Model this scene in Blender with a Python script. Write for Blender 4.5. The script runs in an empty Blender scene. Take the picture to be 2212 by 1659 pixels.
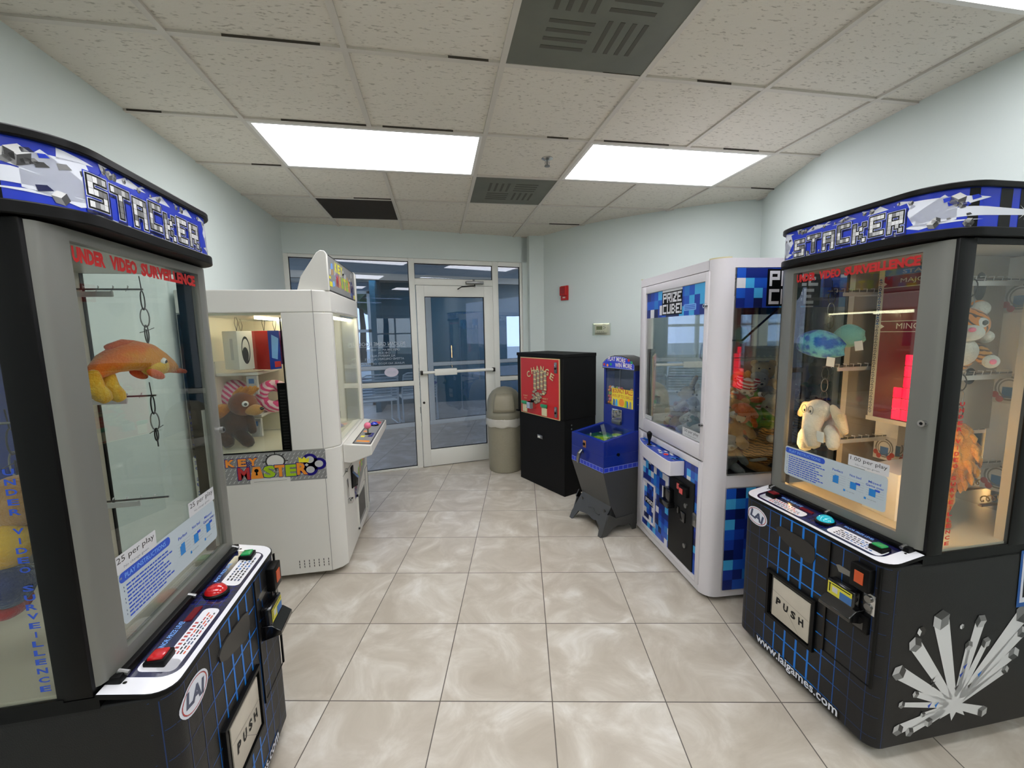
import bpy, bmesh, math, random
from mathutils import Vector, Matrix, geometry
random.seed(7)
SC=bpy.context.scene
C=SC.collection
PI=math.pi
# ---------------------------------------------------------------- camera, world, exposure
def make_camera():
    f,pitch,roll,yc=898.79,0.1229,-0.0189,0.177
    cp,sp=math.cos(pitch),math.sin(pitch)
    fwd=Vector((0,cp,-sp)); up=Vector((0,sp,cp)); r=Vector((1,0,0))
    c,s=math.cos(roll),math.sin(roll)
    r2=c*r+s*up; u2=-s*r+c*up
    R=Matrix.Rotation(-yc,3,'Z')
    r2=R@r2; u2=R@u2; w=R@fwd
    cam=bpy.data.cameras.new('camera'); cam.sensor_width=36; cam.lens=f/2212*36; cam.clip_start=.02; cam.clip_end=200
    o=bpy.data.objects.new('camera',cam); C.objects.link(o)
    M=Matrix.Identity(4)
    for i in range(3):
        M[i][0]=r2[i]; M[i][1]=u2[i]; M[i][2]=-w[i]
    M[2][3]=1.489
    o.matrix_world=M
    SC.camera=o
make_camera()
SC.view_settings.view_transform='Standard'; SC.view_settings.look='None'
SC.view_settings.exposure=0.0; SC.view_settings.gamma=1.0; SC.view_settings.use_curve_mapping=False
W=bpy.data.worlds.new('sky'); SC.world=W; W.use_nodes=True
bg=W.node_tree.nodes['Background']
sky=W.node_tree.nodes.new('ShaderNodeTexSky'); sky.sky_type='HOSEK_WILKIE'; sky.turbidity=6; sky.ground_albedo=.4; sky.sun_direction=(-.3,-.5,.6)
mixw=W.node_tree.nodes.new('ShaderNodeMix'); mixw.data_type='RGBA'; mixw.inputs[0].default_value=.8
W.node_tree.links.new(sky.outputs[0],mixw.inputs[6]); mixw.inputs[7].default_value=(.80,.88,1,1)
W.node_tree.links.new(mixw.outputs[2],bg.inputs[0]); bg.inputs[1].default_value=4.6
LIGHT=9.0      # ceiling light panels
CEIL=2.569
# ---------------------------------------------------------------- materials
MATS={}
def srgb(c):
    if isinstance(c,str):
        c=[int(c[i:i+2],16)/255 for i in (0,2,4)]
    else: c=[x/255 for x in c]
    return tuple((x/12.92 if x<=.04045 else ((x+.055)/1.055)**2.4) for x in c)+(1,)
def new(name):
    m=bpy.data.materials.new(name); m.use_nodes=True; MATS[name]=m
    return m,m.node_tree.nodes,m.node_tree.links,m.node_tree.nodes['Principled BSDF']
def mat(name,col,rough=.5,metal=0,emit=0,coat=0,bump=0,bscale=200,noise=0,nscale=8,spec=.5):
    if name in MATS: return MATS[name]
    m,N,L,p=new(name)
    c=srgb(col)
    p.inputs['Base Color'].default_value=c; p.inputs['Roughness'].default_value=rough; p.inputs['Metallic'].default_value=metal
    p.inputs['Specular IOR Level'].default_value=spec
    if coat: p.inputs['Coat Weight'].default_value=coat; p.inputs['Coat Roughness'].default_value=.08
    if emit: p.inputs['Emission Color'].default_value=c; p.inputs['Emission Strength'].default_value=emit
    if bump or noise:
        tc=N.new('ShaderNodeTexCoord')
        if bump:
            t=N.new('ShaderNodeTexNoise'); t.inputs['Scale'].default_value=bscale; t.inputs['Detail'].default_value=3
            b=N.new('ShaderNodeBump'); b.inputs['Strength'].default_value=bump; b.inputs['Distance'].default_value=.003
            L.new(tc.outputs['Object'],t.inputs['Vector']); L.new(t.outputs['Fac'],b.inputs['Height']); L.new(b.outputs[0],p.inputs['Normal'])
        if noise:
            t=N.new('ShaderNodeTexNoise'); t.inputs['Scale'].default_value=nscale; t.inputs['Detail'].default_value=5
            r=N.new('ShaderNodeValToRGB'); r.color_ramp.elements[0].position=.3; r.color_ramp.elements[1].position=.7
            r.color_ramp.elements[0].color=tuple(x*(1-noise) for x in c[:3])+(1,); r.color_ramp.elements[1].color=tuple(min(1,x*(1+noise*.5)) for x in c[:3])+(1,)
            L.new(tc.outputs['Object'],t.inputs['Vector']); L.new(t.outputs['Fac'],r.inputs[0]); L.new(r.outputs[0],p.inputs['Base Color'])
    return m
def glass(name,tint,refl=1.0,rough=.0,ior=1.5):
    if name in MATS: return MATS[name]
    m,N,L,p=new(name); N.remove(p); out=[n for n in N if n.type=='OUTPUT_MATERIAL'][0]
    t=N.new('ShaderNodeBsdfTransparent'); t.inputs[0].default_value=srgb(tint)
    g=N.new('ShaderNodeBsdfGlossy'); g.inputs['Roughness'].default_value=rough; g.inputs[0].default_value=(1,1,1,1)
    lw=N.new('ShaderNodeLayerWeight'); lw.inputs[0].default_value=.5; f0=((ior-1)/(ior+1))**2
    pw=N.new('ShaderNodeMath'); pw.operation='POWER'; pw.inputs[1].default_value=5; ma=N.new('ShaderNodeMath'); ma.operation='MULTIPLY_ADD'; ma.inputs[1].default_value=1-f0; ma.inputs[2].default_value=f0
    L.new(lw.outputs['Facing'],pw.inputs[0]); L.new(pw.outputs[0],ma.inputs[0])
    mu=N.new('ShaderNodeMath'); mu.operation='MULTIPLY'; mu.inputs[1].default_value=refl; mu.use_clamp=True
    x=N.new('ShaderNodeMixShader')
    L.new(ma.outputs[0],mu.inputs[0]); L.new(mu.outputs[0],x.inputs[0]); L.new(t.outputs[0],x.inputs[1]); L.new(g.outputs[0],x.inputs[2]); L.new(x.outputs[0],out.inputs[0])
    return m
def fur(name,col,col2=None,scale=14,rough=.95):
    """plush pile; col2 mottles or stripes the fabric"""
    if name in MATS: return MATS[name]
    m,N,L,p=new(name)
    p.inputs['Roughness'].default_value=rough; p.inputs['Specular IOR Level'].default_value=.1
    p.inputs['Sheen Weight'].default_value=.35; p.inputs['Sheen Roughness'].default_value=.5
    tc=N.new('ShaderNodeTexCoord')
    t=N.new('ShaderNodeTexNoise'); t.inputs['Scale'].default_value=160; t.inputs['Detail'].default_value=4
    b=N.new('ShaderNodeBump'); b.inputs['Strength'].default_value=.8; b.inputs['Distance'].default_value=.006
    L.new(tc.outputs['Object'],t.inputs['Vector']); L.new(t.outputs['Fac'],b.inputs['Height']); L.new(b.outputs[0],p.inputs['Normal'])
    n=N.new('ShaderNodeTexNoise'); n.inputs['Scale'].default_value=scale; n.inputs['Detail'].default_value=3
    L.new(tc.outputs['Object'],n.inputs['Vector'])
    r=N.new('ShaderNodeValToRGB'); e=r.color_ramp.elements
    c=srgb(col); d=srgb(col2) if col2 else tuple(x*.8 for x in c[:3])+(1,)
    e[0].position=.42; e[0].color=d; e[1].position=.56; e[1].color=c
    L.new(n.outputs['Fac'],r.inputs[0]); L.new(r.outputs[0],p.inputs['Base Color'])
    return m
def striped(name,col,col2,scale=20,axis='Z',dist=2.5,lo=.35,hi=.5):
    if name in MATS: return MATS[name]
    m,N,L,p=new(name); p.inputs['Roughness'].default_value=.95; p.inputs['Specular IOR Level'].default_value=.1
    p.inputs['Sheen Weight'].default_value=.3
    tc=N.new('ShaderNodeTexCoord'); w=N.new('ShaderNodeTexWave'); w.bands_direction=axis; w.inputs['Scale'].default_value=scale; w.inputs['Distortion'].default_value=dist; w.inputs['Detail Scale'].default_value=1.5
    r=N.new('ShaderNodeValToRGB'); e=r.color_ramp.elements; e[0].position=lo; e[0].color=srgb(col2); e[1].position=hi; e[1].color=srgb(col)
    L.new(tc.outputs['Object'],w.inputs['Vector']); L.new(w.outputs['Fac'],r.inputs[0]); L.new(r.outputs[0],p.inputs['Base Color'])
    return m
# frequently used
mat('white_frame',(230,230,222),.35,bump=.05,bscale=30)
mat('black',(7,7,7),.42,spec=.18); mat('black_matte',(18,18,18),.6,spec=.3); mat('charcoal',(46,46,46),.5)
mat('chrome',(200,200,200),.18,metal=1); mat('steel',(140,140,138),.35,metal=1); mat('dark_metal',(60,58,55),.4,metal=1); mat('brass',(190,150,70),.3,metal=1)
mat('rubber',(22,22,22),.8); mat('paper',(225,225,225),.6); mat('ink',(20,20,24),.5); mat('grey_ink',(120,125,130),.5)
glass('clear_glass',(245,248,246),1.0)
# ---------------------------------------------------------------- mesh builder
def rot2(a): return math.cos(a),math.sin(a)
class B:
    def __init__(s): s.bm=bmesh.new(); s.mats=[]; s.cur=0
    def m(s,name):
        if name not in s.mats: s.mats.append(name)
        s.cur=s.mats.index(name); return s
    def _f(s,faces):
        for f in faces: f.material_index=s.cur
    def face(s,pts):
        vs=[s.bm.verts.new(p) for p in pts]; f=s.bm.faces.new(vs); f.material_index=s.cur; return f
    def box(s,x0,x1,y0,y1,z0,z1,bev=0):
        r=bmesh.ops.create_cube(s.bm,size=1); vs=r['verts']
        for v in vs: v.co=Vector(((x0+x1)/2+v.co.x*(x1-x0),(y0+y1)/2+v.co.y*(y1-y0),(z0+z1)/2+v.co.z*(z1-z0)))
        fs=set(f for v in vs for f in v.link_faces); s._f(fs)
        if bev:
            es=set(e for f in fs for e in f.edges)
            q=bmesh.ops.bevel(s.bm,geom=list(es),offset=bev,segments=2,affect='EDGES',profile=.5); s._f(q['faces'])
        return vs
    def prism(s,pts,z0,z1,ax='z'):
        """polygon pts extruded; ax z: (x,y); ax y: (x,z) extruded along y; ax x: (y,z) along x"""
        def P(p,h):
            return {'z':(p[0],p[1],h),'y':(p[0],h,p[1]),'x':(h,p[0],p[1])}[ax]
        a=[s.bm.verts.new(P(p,z0)) for p in pts]; b=[s.bm.verts.new(P(p,z1)) for p in pts]
        fs=[s.bm.faces.new(a),s.bm.faces.new(b[::-1])]; n=len(pts)
        for i in range(n): fs.append(s.bm.faces.new((a[i],b[i],b[(i+1)%n],a[(i+1)%n])))
        s._f(fs); return a+b
    def loft(s,rings,cap=True,closed=True):
        R=[[s.bm.verts.new(p) for p in r] for r in rings]; n=len(R[0]); fs=[]
        for a,b in zip(R,R[1:]):
            for i in range(n if closed else n-1): fs.append(s.bm.faces.new((a[i],a[(i+1)%n],b[(i+1)%n],b[i])))
        if cap and closed: fs.append(s.bm.faces.new(R[0][::-1])); fs.append(s.bm.faces.new(R[-1]))
        s._f(fs)
    def tube(s,pts,r,seg=8,closed=False):
        P=[Vector(p) for p in pts]; n=len(P); rings=[]; prev=None
        for i in range(n):
            if closed: t=(P[(i+1)%n]-P[i-1])
            else: t=(P[min(i+1,n-1)]-P[max(i-1,0)])
            t.normalize()
            if prev is None:
                u=t.cross(Vector((0,0,1)) if abs(t.z)<.9 else Vector((1,0,0))).normalized()
            else:
                u=(prev-t*prev.dot(t)).normalized()
            prev=u; v=t.cross(u); rr=r[i] if isinstance(r,(list,tuple)) else r
            rings.append([P[i]+(u*math.cos(2*PI*k/seg)+v*math.sin(2*PI*k/seg))*rr for k in range(seg)])
        if closed:
            rings.append(rings[0]); s.loft(rings,cap=False)
            bmesh.ops.remove_doubles(s.bm,verts=s.bm.verts[:],dist=1e-6)
        else: s.loft(rings)
    def cyl(s,p0,p1,r,seg=20,r2=None): s.tube([p0,p1],[r,r if r2 is None else r2],seg)
    def lathe(s,prof,c=(0,0,0),seg=32,a0=0,a1=2*PI):
        rings=[]
        for r,z in prof: rings.append([(c[0]+r*math.cos(2*PI*k/seg),c[1]+r*math.sin(2*PI*k/seg),c[2]+z) for k in range(seg)])
        s.loft(rings)
    def ell(s,c,r,rot=None,seg=20,noise=0):
        q=bmesh.ops.create_uvsphere(s.bm,u_segments=seg,v_segments=max(6,seg*2//3),radius=1)
        M=Matrix.Identity(3) if rot is None else (Matrix.Rotation(rot[2],3,'Z')@Matrix.Rotation(rot[1],3,'Y')@Matrix.Rotation(rot[0],3,'X'))
        for v in q['verts']:
            d=Vector((v.co.x*r[0],v.co.y*r[1],v.co.z*r[2]))
            if noise: d*=1+noise*math.sin(v.co.x*7+v.co.y*5+c[0]*90)*math.cos(v.co.z*6+c[2]*50)
            v.co=Vector(c)+M@d
        s._f(set(f for v in q['verts'] for f in v.link_faces))
    def limb(s,pts,r,seg=12):
        """rounded tapering limb through points"""
        P=[Vector(p) for p in pts]; rr=list(r)
        a=(P[0]-P[1]).normalized()*rr[0]; b=(P[-1]-P[-2]).normalized()*rr[-1]
        P2=[P[0]+a,P[0]+a*.75]+P+[P[-1]+b*.75,P[-1]+b]
        r2=[rr[0]*.08,rr[0]*.66]+rr+[rr[-1]*.66,rr[-1]*.08]
        s.tube(P2,r2,seg)
    def build(s,name,parent=None,loc=None,rot=None,bevel=0,smooth=35,label=None):
        me=bpy.data.meshes.new(name)
        bmesh.ops.recalc_face_normals(s.bm,faces=s.bm.faces[:])
        s.bm.to_mesh(me); s.bm.free()
        for n in s.mats: me.materials.append(MATS[n])
        me.polygons.foreach_set('use_smooth',[True]*len(me.polygons)); me.set_sharp_from_angle(angle=math.radians(smooth))
        o=bpy.data.objects.new(name,me); C.objects.link(o)
        if parent: o.parent=parent
        if loc: o.location=loc
        if rot: o.rotation_euler=rot
        if bevel:
            md=o.modifiers.new('bevel','BEVEL'); md.width=bevel; md.segments=2; md.limit_method='ANGLE'; md.angle_limit=math.radians(40)
        if label: o['label']=label
        return o
def tag(o,label=None,cat=None,group=None,kind=None):
    if label: o['label']=label
    if cat: o['category']=cat
    if group: o['group']=group
    if kind: o['kind']=kind
    return o
def thing(name,label,cat,loc=(0,0,0),rz=0,group=None,rot=None):
    o=bpy.data.objects.new(name,None); C.objects.link(o); o.empty_display_size=.1
    o.location=loc; o.rotation_euler=rot if rot else (0,0,rz)
    return tag(o,label,cat,group)
def dup(root,loc=None,rot=None,label=None,group=None):
    r=root.copy(); C.objects.link(r)
    if loc is not None: r.location=loc
    if rot is not None: r.rotation_euler=rot
    if label: r['label']=label
    if group: r['group']=group
    for ch in list(root.children):
        c=ch.copy(); C.objects.link(c); c.parent=r
        for g in list(ch.children):
            d=g.copy(); C.objects.link(d); d.parent=c
    return r
def struct(o): o['kind']='structure'; return o
# ---------------------------------------------------------------- lettering and flat artwork
_tc={}
def text_tris(s,bold=0.0):
    k=(s,bold)
    if k in _tc: return _tc[k]
    cu=bpy.data.curves.new('t','FONT'); cu.body=s; cu.size=1; cu.offset=bold; cu.resolution_u=2
    o=bpy.data.objects.new('t',cu); C.objects.link(o)
    dg=bpy.context.evaluated_depsgraph_get(); dg.update(); e=o.evaluated_get(dg); me=e.to_mesh()
    V=[(v.co.x,v.co.y) for v in me.vertices]; F=[tuple(p.vertices) for p in me.polygons]
    e.to_mesh_clear(); bpy.data.objects.remove(o); bpy.data.curves.remove(cu)
    if V:
        x0=min(v[0] for v in V); x1=max(v[0] for v in V); y0=min(v[1] for v in V); y1=max(v[1] for v in V)
        V=[((v[0]-x0)/(x1-x0),(v[1]-y0)/(y1-y0)) for v in V]
    _tc[k]=(V,F); return V,F
BIT={'S':('XXXX','X...','XXXX','...X','XXXX'),'T':('XXXXX','..X..','..X..','..X..','..X..'),'A':('XXXX','X..X','XXXX','X..X','X..X'),
'C':('XXXX','X...','X...','X...','XXXX'),'K':('X..X','X.X.','XX..','X.X.','X..X'),'E':('XXXX','X...','XXX.','X...','XXXX'),'R':('XXXX','X..X','XXXX','X.X.','X..X'),
'P':('XXXX','X..X','XXXX','X...','X...'),'I':('X','X','X','X','X'),'Z':('XXXX','..XX','.XX.','XX..','XXXX'),'U':('X..X','X..X','X..X','X..X','XXXX'),'B':('XXX.','X..X','XXX.','X..X','XXX.'),'L':('X...','X...','X...','X...','XXXX')}
class Art:
    """flat printed artwork: 2-D polygons laid on a surface by mapf(u,v,h), stacked in thin layers"""
    def __init__(s,mapf,h0=.0006,dh=.00022,splits=()):
        s.b=B(); s.mapf=mapf; s.h=h0; s.dh=dh; s.splits=splits
    def tris(s,V,F,m,h=None):
        s.b.m(m)
        if h is None: h=s.h
        bm=s.b.bm
        if s.splits:
            t=bmesh.new(); vs=[t.verts.new((x,y,0)) for x,y in V]
            for f in F:
                try: t.faces.new([vs[i] for i in f])
                except ValueError: pass
            for u in s.splits: bmesh.ops.bisect_plane(t,geom=t.verts[:]+t.edges[:]+t.faces[:],plane_co=(u,0,0),plane_no=(1,0,0))
            t.verts.index_update()
            V=[(v.co.x,v.co.y) for v in t.verts]; F=[[v.index for v in f.verts] for f in t.faces]; t.free()
        vs=[bm.verts.new(s.mapf(x,y,h)) for x,y in V]
        for f in F:
            try: q=bm.faces.new([vs[i] for i in f]); q.material_index=s.b.cur
            except ValueError: pass
    def up(s): s.h+=s.dh; return s
    def poly(s,pts,m):
        if len(pts)<=4: F=[tuple(range(len(pts)))]
        else: F=[tuple(t) for t in geometry.tessellate_polygon([[Vector((p[0],p[1],0)) for p in pts]])]
        s.tris(pts,F,m)
    def rect(s,x0,y0,x1,y1,m): s.poly([(x0,y0),(x1,y0),(x1,y1),(x0,y1)],m)
    def rrect(s,x0,y0,x1,y1,r,m,seg=4):
        pts=[]
        for cx,cy,a in ((x1-r,y1-r,0),(x0+r,y1-r,PI/2),(x0+r,y0+r,PI),(x1-r,y0+r,3*PI/2)):
            for k in range(seg+1): t=a+PI/2*k/seg; pts.append((cx+r*math.cos(t),cy+r*math.sin(t)))
        s.poly(pts,m)
    def disc(s,cx,cy,rx,ry,m,seg=20,rin=0):
        if not rin: s.poly([(cx+rx*math.cos(2*PI*k/seg),cy+ry*math.sin(2*PI*k/seg)) for k in range(seg)],m)
        else:
            V=[];F=[]
            for k in range(seg):
                a=2*PI*k/seg; V+=[(cx+rx*math.cos(a),cy+ry*math.sin(a)),(cx+rx*rin*math.cos(a),cy+ry*rin*math.sin(a))]
            for k in range(seg): a=2*k; b=(2*k+2)%(2*seg); F.append((a,b,b+1,a+1))
            s.tris(V,F,m)
    def line(s,p,q,w,m,w2=None):
        if w2 is None: w2=w
        dx,dy=q[0]-p[0],q[1]-p[1]; L=math.hypot(dx,dy) or 1; nx,ny=-dy/L,dx/L
        s.poly([(p[0]+nx*w/2,p[1]+ny*w/2),(p[0]-nx*w/2,p[1]-ny*w/2),(q[0]-nx*w2/2,q[1]-ny*w2/2),(q[0]+nx*w2/2,q[1]+ny*w2/2)],m)
    def text(s,t,x0,y0,x1,y1,m,bold=0.0,mirror=False,ang=0,arc=0):
        V,F=text_tris(t,bold)
        if not V: return
        cx,cy=(x0+x1)/2,(y0+y1)/2; ca,sa=rot2(ang); W_=[]
        for x,y in V:
            if mirror: x=1-x
            a=(x-.5)*(x1-x0); b=(y-.5)*(y1-y0)
            if arc: b+=arc*(1-(2*x-1)**2)
            W_.append((cx+a*ca-b*sa,cy+a*sa+b*ca))
        s.tris(W_,F,m)
    def block(s,word,x0,y0,x1,y1,m,grow=0,gap=.8,jit=None,cut=0):
        """pixel-block lettering; grow enlarges each cell (outline layer), cut leaves seams between cells"""
        tot=sum(len(BIT[c][0]) for c in word)+gap*(len(word)-1); cw=(x1-x0)/tot; chh=(y1-y0)/5; x=x0
        for i,c in enumerate(word):
            dy=jit[i] if jit else 0
            for r,row in enumerate(BIT[c]):
                for k,z in enumerate(row):
                    if z=='X':
                        mm=m if isinstance(m,str) else random.choice(m)
                        s.rect(x+k*cw-grow+cut,y1-(r+1)*chh-grow+dy+cut,x+(k+1)*cw+grow-cut,y1-r*chh+grow+dy-cut,mm)
            x+=(len(BIT[c][0])+gap)*cw
    def cube3(s,cx,cy,r,ang,c3):
        """little printed cube seen from a corner"""
        P=[(cx+r*math.cos(ang+k*PI/3),cy+r*math.sin(ang+k*PI/3)) for k in range(6)]; o=(cx,cy)
        for k in range(3): s.poly([o,P[2*k],P[2*k+1],P[(2*k+2)%6]],c3[k])
    def build(s,name,parent,label=None):
        o=s.b.build(name,parent,label=label); return o
def plane_map(o,u,v,n):
    o,u,v,n=Vector(o),Vector(u),Vector(v),Vector(n)
    return lambda a,b,h: o+u*a+v*b+n*h
def front_map(y=0): return plane_map((0,y,0),(1,0,0),(0,0,1),(0,-1,0))     # on a machine's front
def side_map(x,sgn=1): return plane_map((x,0,0),(0,1,0),(0,0,1),(sgn,0,0))  # u = depth
def rpath(hw,y0,r,y1,seg=6):
    """U-shaped plan outline: left side back-to-front, rounded corners, right side; points + cumulative length, s=0 at front centre"""
    P=[(-hw,y1)]
    for k in range(seg+1): t=PI+PI/2*k/seg; P.append((-hw+r+r*math.cos(t),y0+r+r*math.sin(t)))
    P+= [(-hw+r+(2*(hw-r))*k/8,y0) for k in range(1,8)]
    for k in range(seg+1): t=1.5*PI+PI/2*k/seg; P.append((hw-r+r*math.cos(t),y0+r+r*math.sin(t)))
    P.append((hw,y1)); return P
def path_map(P):
    L=[0]
    for a,b in zip(P,P[1:]): L.append(L[-1]+math.hypot(b[0]-a[0],b[1]-a[1]))
    half=L[-1]/2; L=[l-half for l in L]
    N=[]
    for i in range(len(P)):
        a=P[max(0,i-1)]; b=P[min(len(P)-1,i+1)]; dx,dy=b[0]-a[0],b[1]-a[1]; q=math.hypot(dx,dy); N.append((dy/q,-dx/q))
    def f(u,v,h):
        u=max(L[0],min(L[-1],u)); i=0
        while i<len(L)-2 and u>L[i+1]: i+=1
        t=(u-L[i])/(L[i+1]-L[i]); x=P[i][0]*(1-t)+P[i+1][0]*t; y=P[i][1]*(1-t)+P[i+1][1]*t
        nx=N[i][0]*(1-t)+N[i+1][0]*t; ny=N[i][1]*(1-t)+N[i+1][1]*t
        return (x+nx*h,y+ny*h,v)
    return f,L
# ================================================================ ROOM
def floor_mat():
    m,N,L,p=new('floor_tile')
    g=N.new('ShaderNodeNewGeometry'); th=-.2027
    def dot(v,off):
        d=N.new('ShaderNodeVectorMath'); d.operation='DOT_PRODUCT'; d.inputs[1].default_value=v; L.new(g.outputs['Position'],d.inputs[0])
        a=N.new('ShaderNodeMath'); a.operation='SUBTRACT'; a.inputs[1].default_value=off; L.new(d.outputs['Value'],a.inputs[0])
        q=N.new('ShaderNodeMath'); q.operation='DIVIDE'; q.inputs[1].default_value=.4572; L.new(a.outputs[0],q.inputs[0]); return q
    def M(op,a,b=None,v=None):
        n=N.new('ShaderNodeMath'); n.operation=op; L.new(a,n.inputs[0])
        if b is not None: L.new(b,n.inputs[1])
        if v is not None: n.inputs[1].default_value=v
        return n.outputs[0]
    U=dot((math.cos(th),math.sin(th),0),.1001); V=dot((-math.sin(th),math.cos(th),0),1.5205)
    def edge(o):
        f=M('FRACT',o); return M('MINIMUM',f,M('SUBTRACT',N_one(),f))
    def N_one():
        v=N.new('ShaderNodeValue'); v.outputs[0].default_value=1; return v.outputs[0]
    e=M('MINIMUM',edge(U.outputs[0]),edge(V.outputs[0]))
    gr=M('LESS_THAN',e,v=.0048)
    cid=N.new('ShaderNodeCombineXYZ'); L.new(M('FLOOR',U.outputs[0]),cid.inputs[0]); L.new(M('FLOOR',V.outputs[0]),cid.inputs[1])
    wn=N.new('ShaderNodeTexWhiteNoise'); wn.noise_dimensions='3D'; L.new(cid.outputs[0],wn.inputs['Vector'])
    sc=N.new('ShaderNodeVectorMath'); sc.operation='SCALE'; sc.inputs['Scale'].default_value=30; L.new(wn.outputs['Color'],sc.inputs[0])
    uv=N.new('ShaderNodeCombineXYZ'); L.new(U.outputs[0],uv.inputs[0]); L.new(V.outputs[0],uv.inputs[1])
    ad=N.new('ShaderNodeVectorMath'); L.new(uv.outputs[0],ad.inputs[0]); L.new(sc.outputs[0],ad.inputs[1])
    n1=N.new('ShaderNodeTexNoise'); n1.inputs['Scale'].default_value=1.9; n1.inputs['Detail'].default_value=8; n1.inputs['Roughness'].default_value=.62; n1.inputs['Distortion'].default_value=.8
    L.new(ad.outputs[0],n1.inputs['Vector'])
    r=N.new('ShaderNodeValToRGB'); el=r.color_ramp.elements
    el[0].position=.33; el[0].color=srgb((183,173,157)); el[1].position=.62; el[1].color=srgb((212,205,192)); x=el.new(.5); x.color=srgb((197,188,173)); x=el.new(.7); x.color=srgb((224,219,209))
    L.new(n1.outputs['Fac'],r.inputs[0])
    mx=N.new('ShaderNodeMix'); mx.data_type='RGBA'; L.new(gr,mx.inputs[0]); L.new(r.outputs[0],mx.inputs[6]); mx.inputs[7].default_value=srgb((96,88,80))
    L.new(mx.outputs[2],p.inputs['Base Color'])
    p.inputs['Roughness'].default_value=.32
    b=N.new('ShaderNodeBump'); b.inputs['Strength'].default_value=.25; b.inputs['Distance'].default_value=.002; b.invert=True; L.new(gr,b.inputs['Height']); L.new(b.outputs[0],p.inputs['Normal'])
floor_mat()
def ceiling_mat():
    m,N,L,p=new('acoustic_tile'); p.inputs['Roughness'].default_value=.95
    tc=N.new('ShaderNodeTexCoord'); mp=N.new('ShaderNodeMapping'); mp.inputs['Scale'].default_value=(38,110,1); L.new(tc.outputs['Object'],mp.inputs[0])
    n=N.new('ShaderNodeTexNoise'); n.inputs['Scale'].default_value=1; n.inputs['Detail'].default_value=2; L.new(mp.outputs[0],n.inputs['Vector'])
    r=N.new('ShaderNodeValToRGB'); e=r.color_ramp.elements; e[0].position=.30; e[0].color=srgb((178,171,157)); e[1].position=.40; e[1].color=srgb((219,213,200))
    L.new(n.outputs['Fac'],r.inputs[0]); L.new(r.outputs[0],p.inputs['Base Color'])
    b=N.new('ShaderNodeBump'); b.inputs['Strength'].default_value=.5; b.inputs['Distance'].default_value=.004; L.new(n.outputs['Fac'],b.inputs['Height']); L.new(b.outputs[0],p.inputs['Normal'])
ceiling_mat()
mat('wall_paint',(212,221,217),.6,bump=.12,bscale=90,spec=.35)
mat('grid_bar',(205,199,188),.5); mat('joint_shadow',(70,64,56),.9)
mat('teal_wall',(38,104,122),.7); mat('hall_paint',(150,170,185),.7)
b=B().m('floor_tile'); b.box(-7,5,-3.1,10.2,-.1,0); struct(b.build('floor'))
# suspended ceiling: tiles sit on the bars
G=.6096; GX=-.9099; GY=1.8134; T=.010
b=B().m('acoustic_tile'); b.box(-7,5,-3.1,10.2,CEIL+T,CEIL+.06)
b.m('grid_bar')
for i in range(-9,10):
    x=GX+i*G
    cuts=[(a,a+1) for a,c in ((1,1),(1,-2),(1,-5),(4,1),(4,-2),(4,-5)) if a==i for a in (c,)]
    y=-3.1
    for a,c in sorted(cuts)+[(99,99)]:
        e=min(10.2,GY+a*G-.012) if a<99 else 10.2
        if -6.9<x<4.9: b.box(x-.012,x+.012,y,e,CEIL,CEIL+T)
        y=GY+c*G+.012
for j in range(-8,14):
    y=GY+j*G
    if j==-1: b.box(-7,GX+3*G-.012,y-.0115,y+.0115,CEIL+.0008,CEIL+T); b.box(GX+5*G+.012,5,y-.0115,y+.0115,CEIL+.0008,CEIL+T)
    else: b.box(-7,5,y-.0115,y+.0115,CEIL+.0008,CEIL+T)
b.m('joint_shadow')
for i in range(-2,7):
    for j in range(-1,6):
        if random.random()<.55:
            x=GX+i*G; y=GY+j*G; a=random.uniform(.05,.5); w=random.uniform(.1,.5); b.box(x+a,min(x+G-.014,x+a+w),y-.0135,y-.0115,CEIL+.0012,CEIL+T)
struct(b.build('ceiling'))
def wall(name,inner,th=.12,z0=0,z1=CEIL+.03,m='wall_paint',flip=1):
    """inner: plan polyline of the inside face, thickness goes to its left (flip=-1: right)"""
    out=[]
    for i in range(len(inner)):
        a=Vector(inner[max(0,i-1)]); c=Vector(inner[min(len(inner)-1,i+1)]); d=(c-a).normalized(); n=Vector((-d.y,d.x))*flip
        out.append(Vector(inner[i])+n*th)
    b=B().m(m); b.prism([tuple(p) for p in inner]+[tuple(p) for p in out[::-1]],z0,z1); return struct(b.build(name,smooth=20))
wall('wall_left',[(-1.42,-3),(-1.42,4.50)])
A=math.radians(9.5); BX,BY=-.25,4.64
def bp(u,v=0): return (BX+math.cos(A)*u-math.sin(A)*v,BY+math.sin(A)*u+math.cos(A)*v)
wall('wall_back',[bp(-1.30),bp(1.34)],z0=2.292)
jam=[bp(1.272),bp(1.345),(1.075,4.785),(1.25,4.769)]
wall('wall_corner',[bp(1.272),bp(1.345),(1.083,4.785)],th=.1)
WR=[(1.083,4.785),(1.25,4.769),(1.521,4.272),(1.75,4.02),(2.008,3.783),(2.14,3.663),(2.34,3.51),(2.562,3.365),(2.783,3.263)]
wall('wall_curved',WR)
wall('wall_right',[(2.783,3.263),(2.676,3.031),(2.60,2.82),(2.537,2.638),(2.479,2.48),(2.432,2.332),(2.404,2.1),(2.38,1.85),(2.376,1.43),(2.376,-3.0)])
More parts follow.
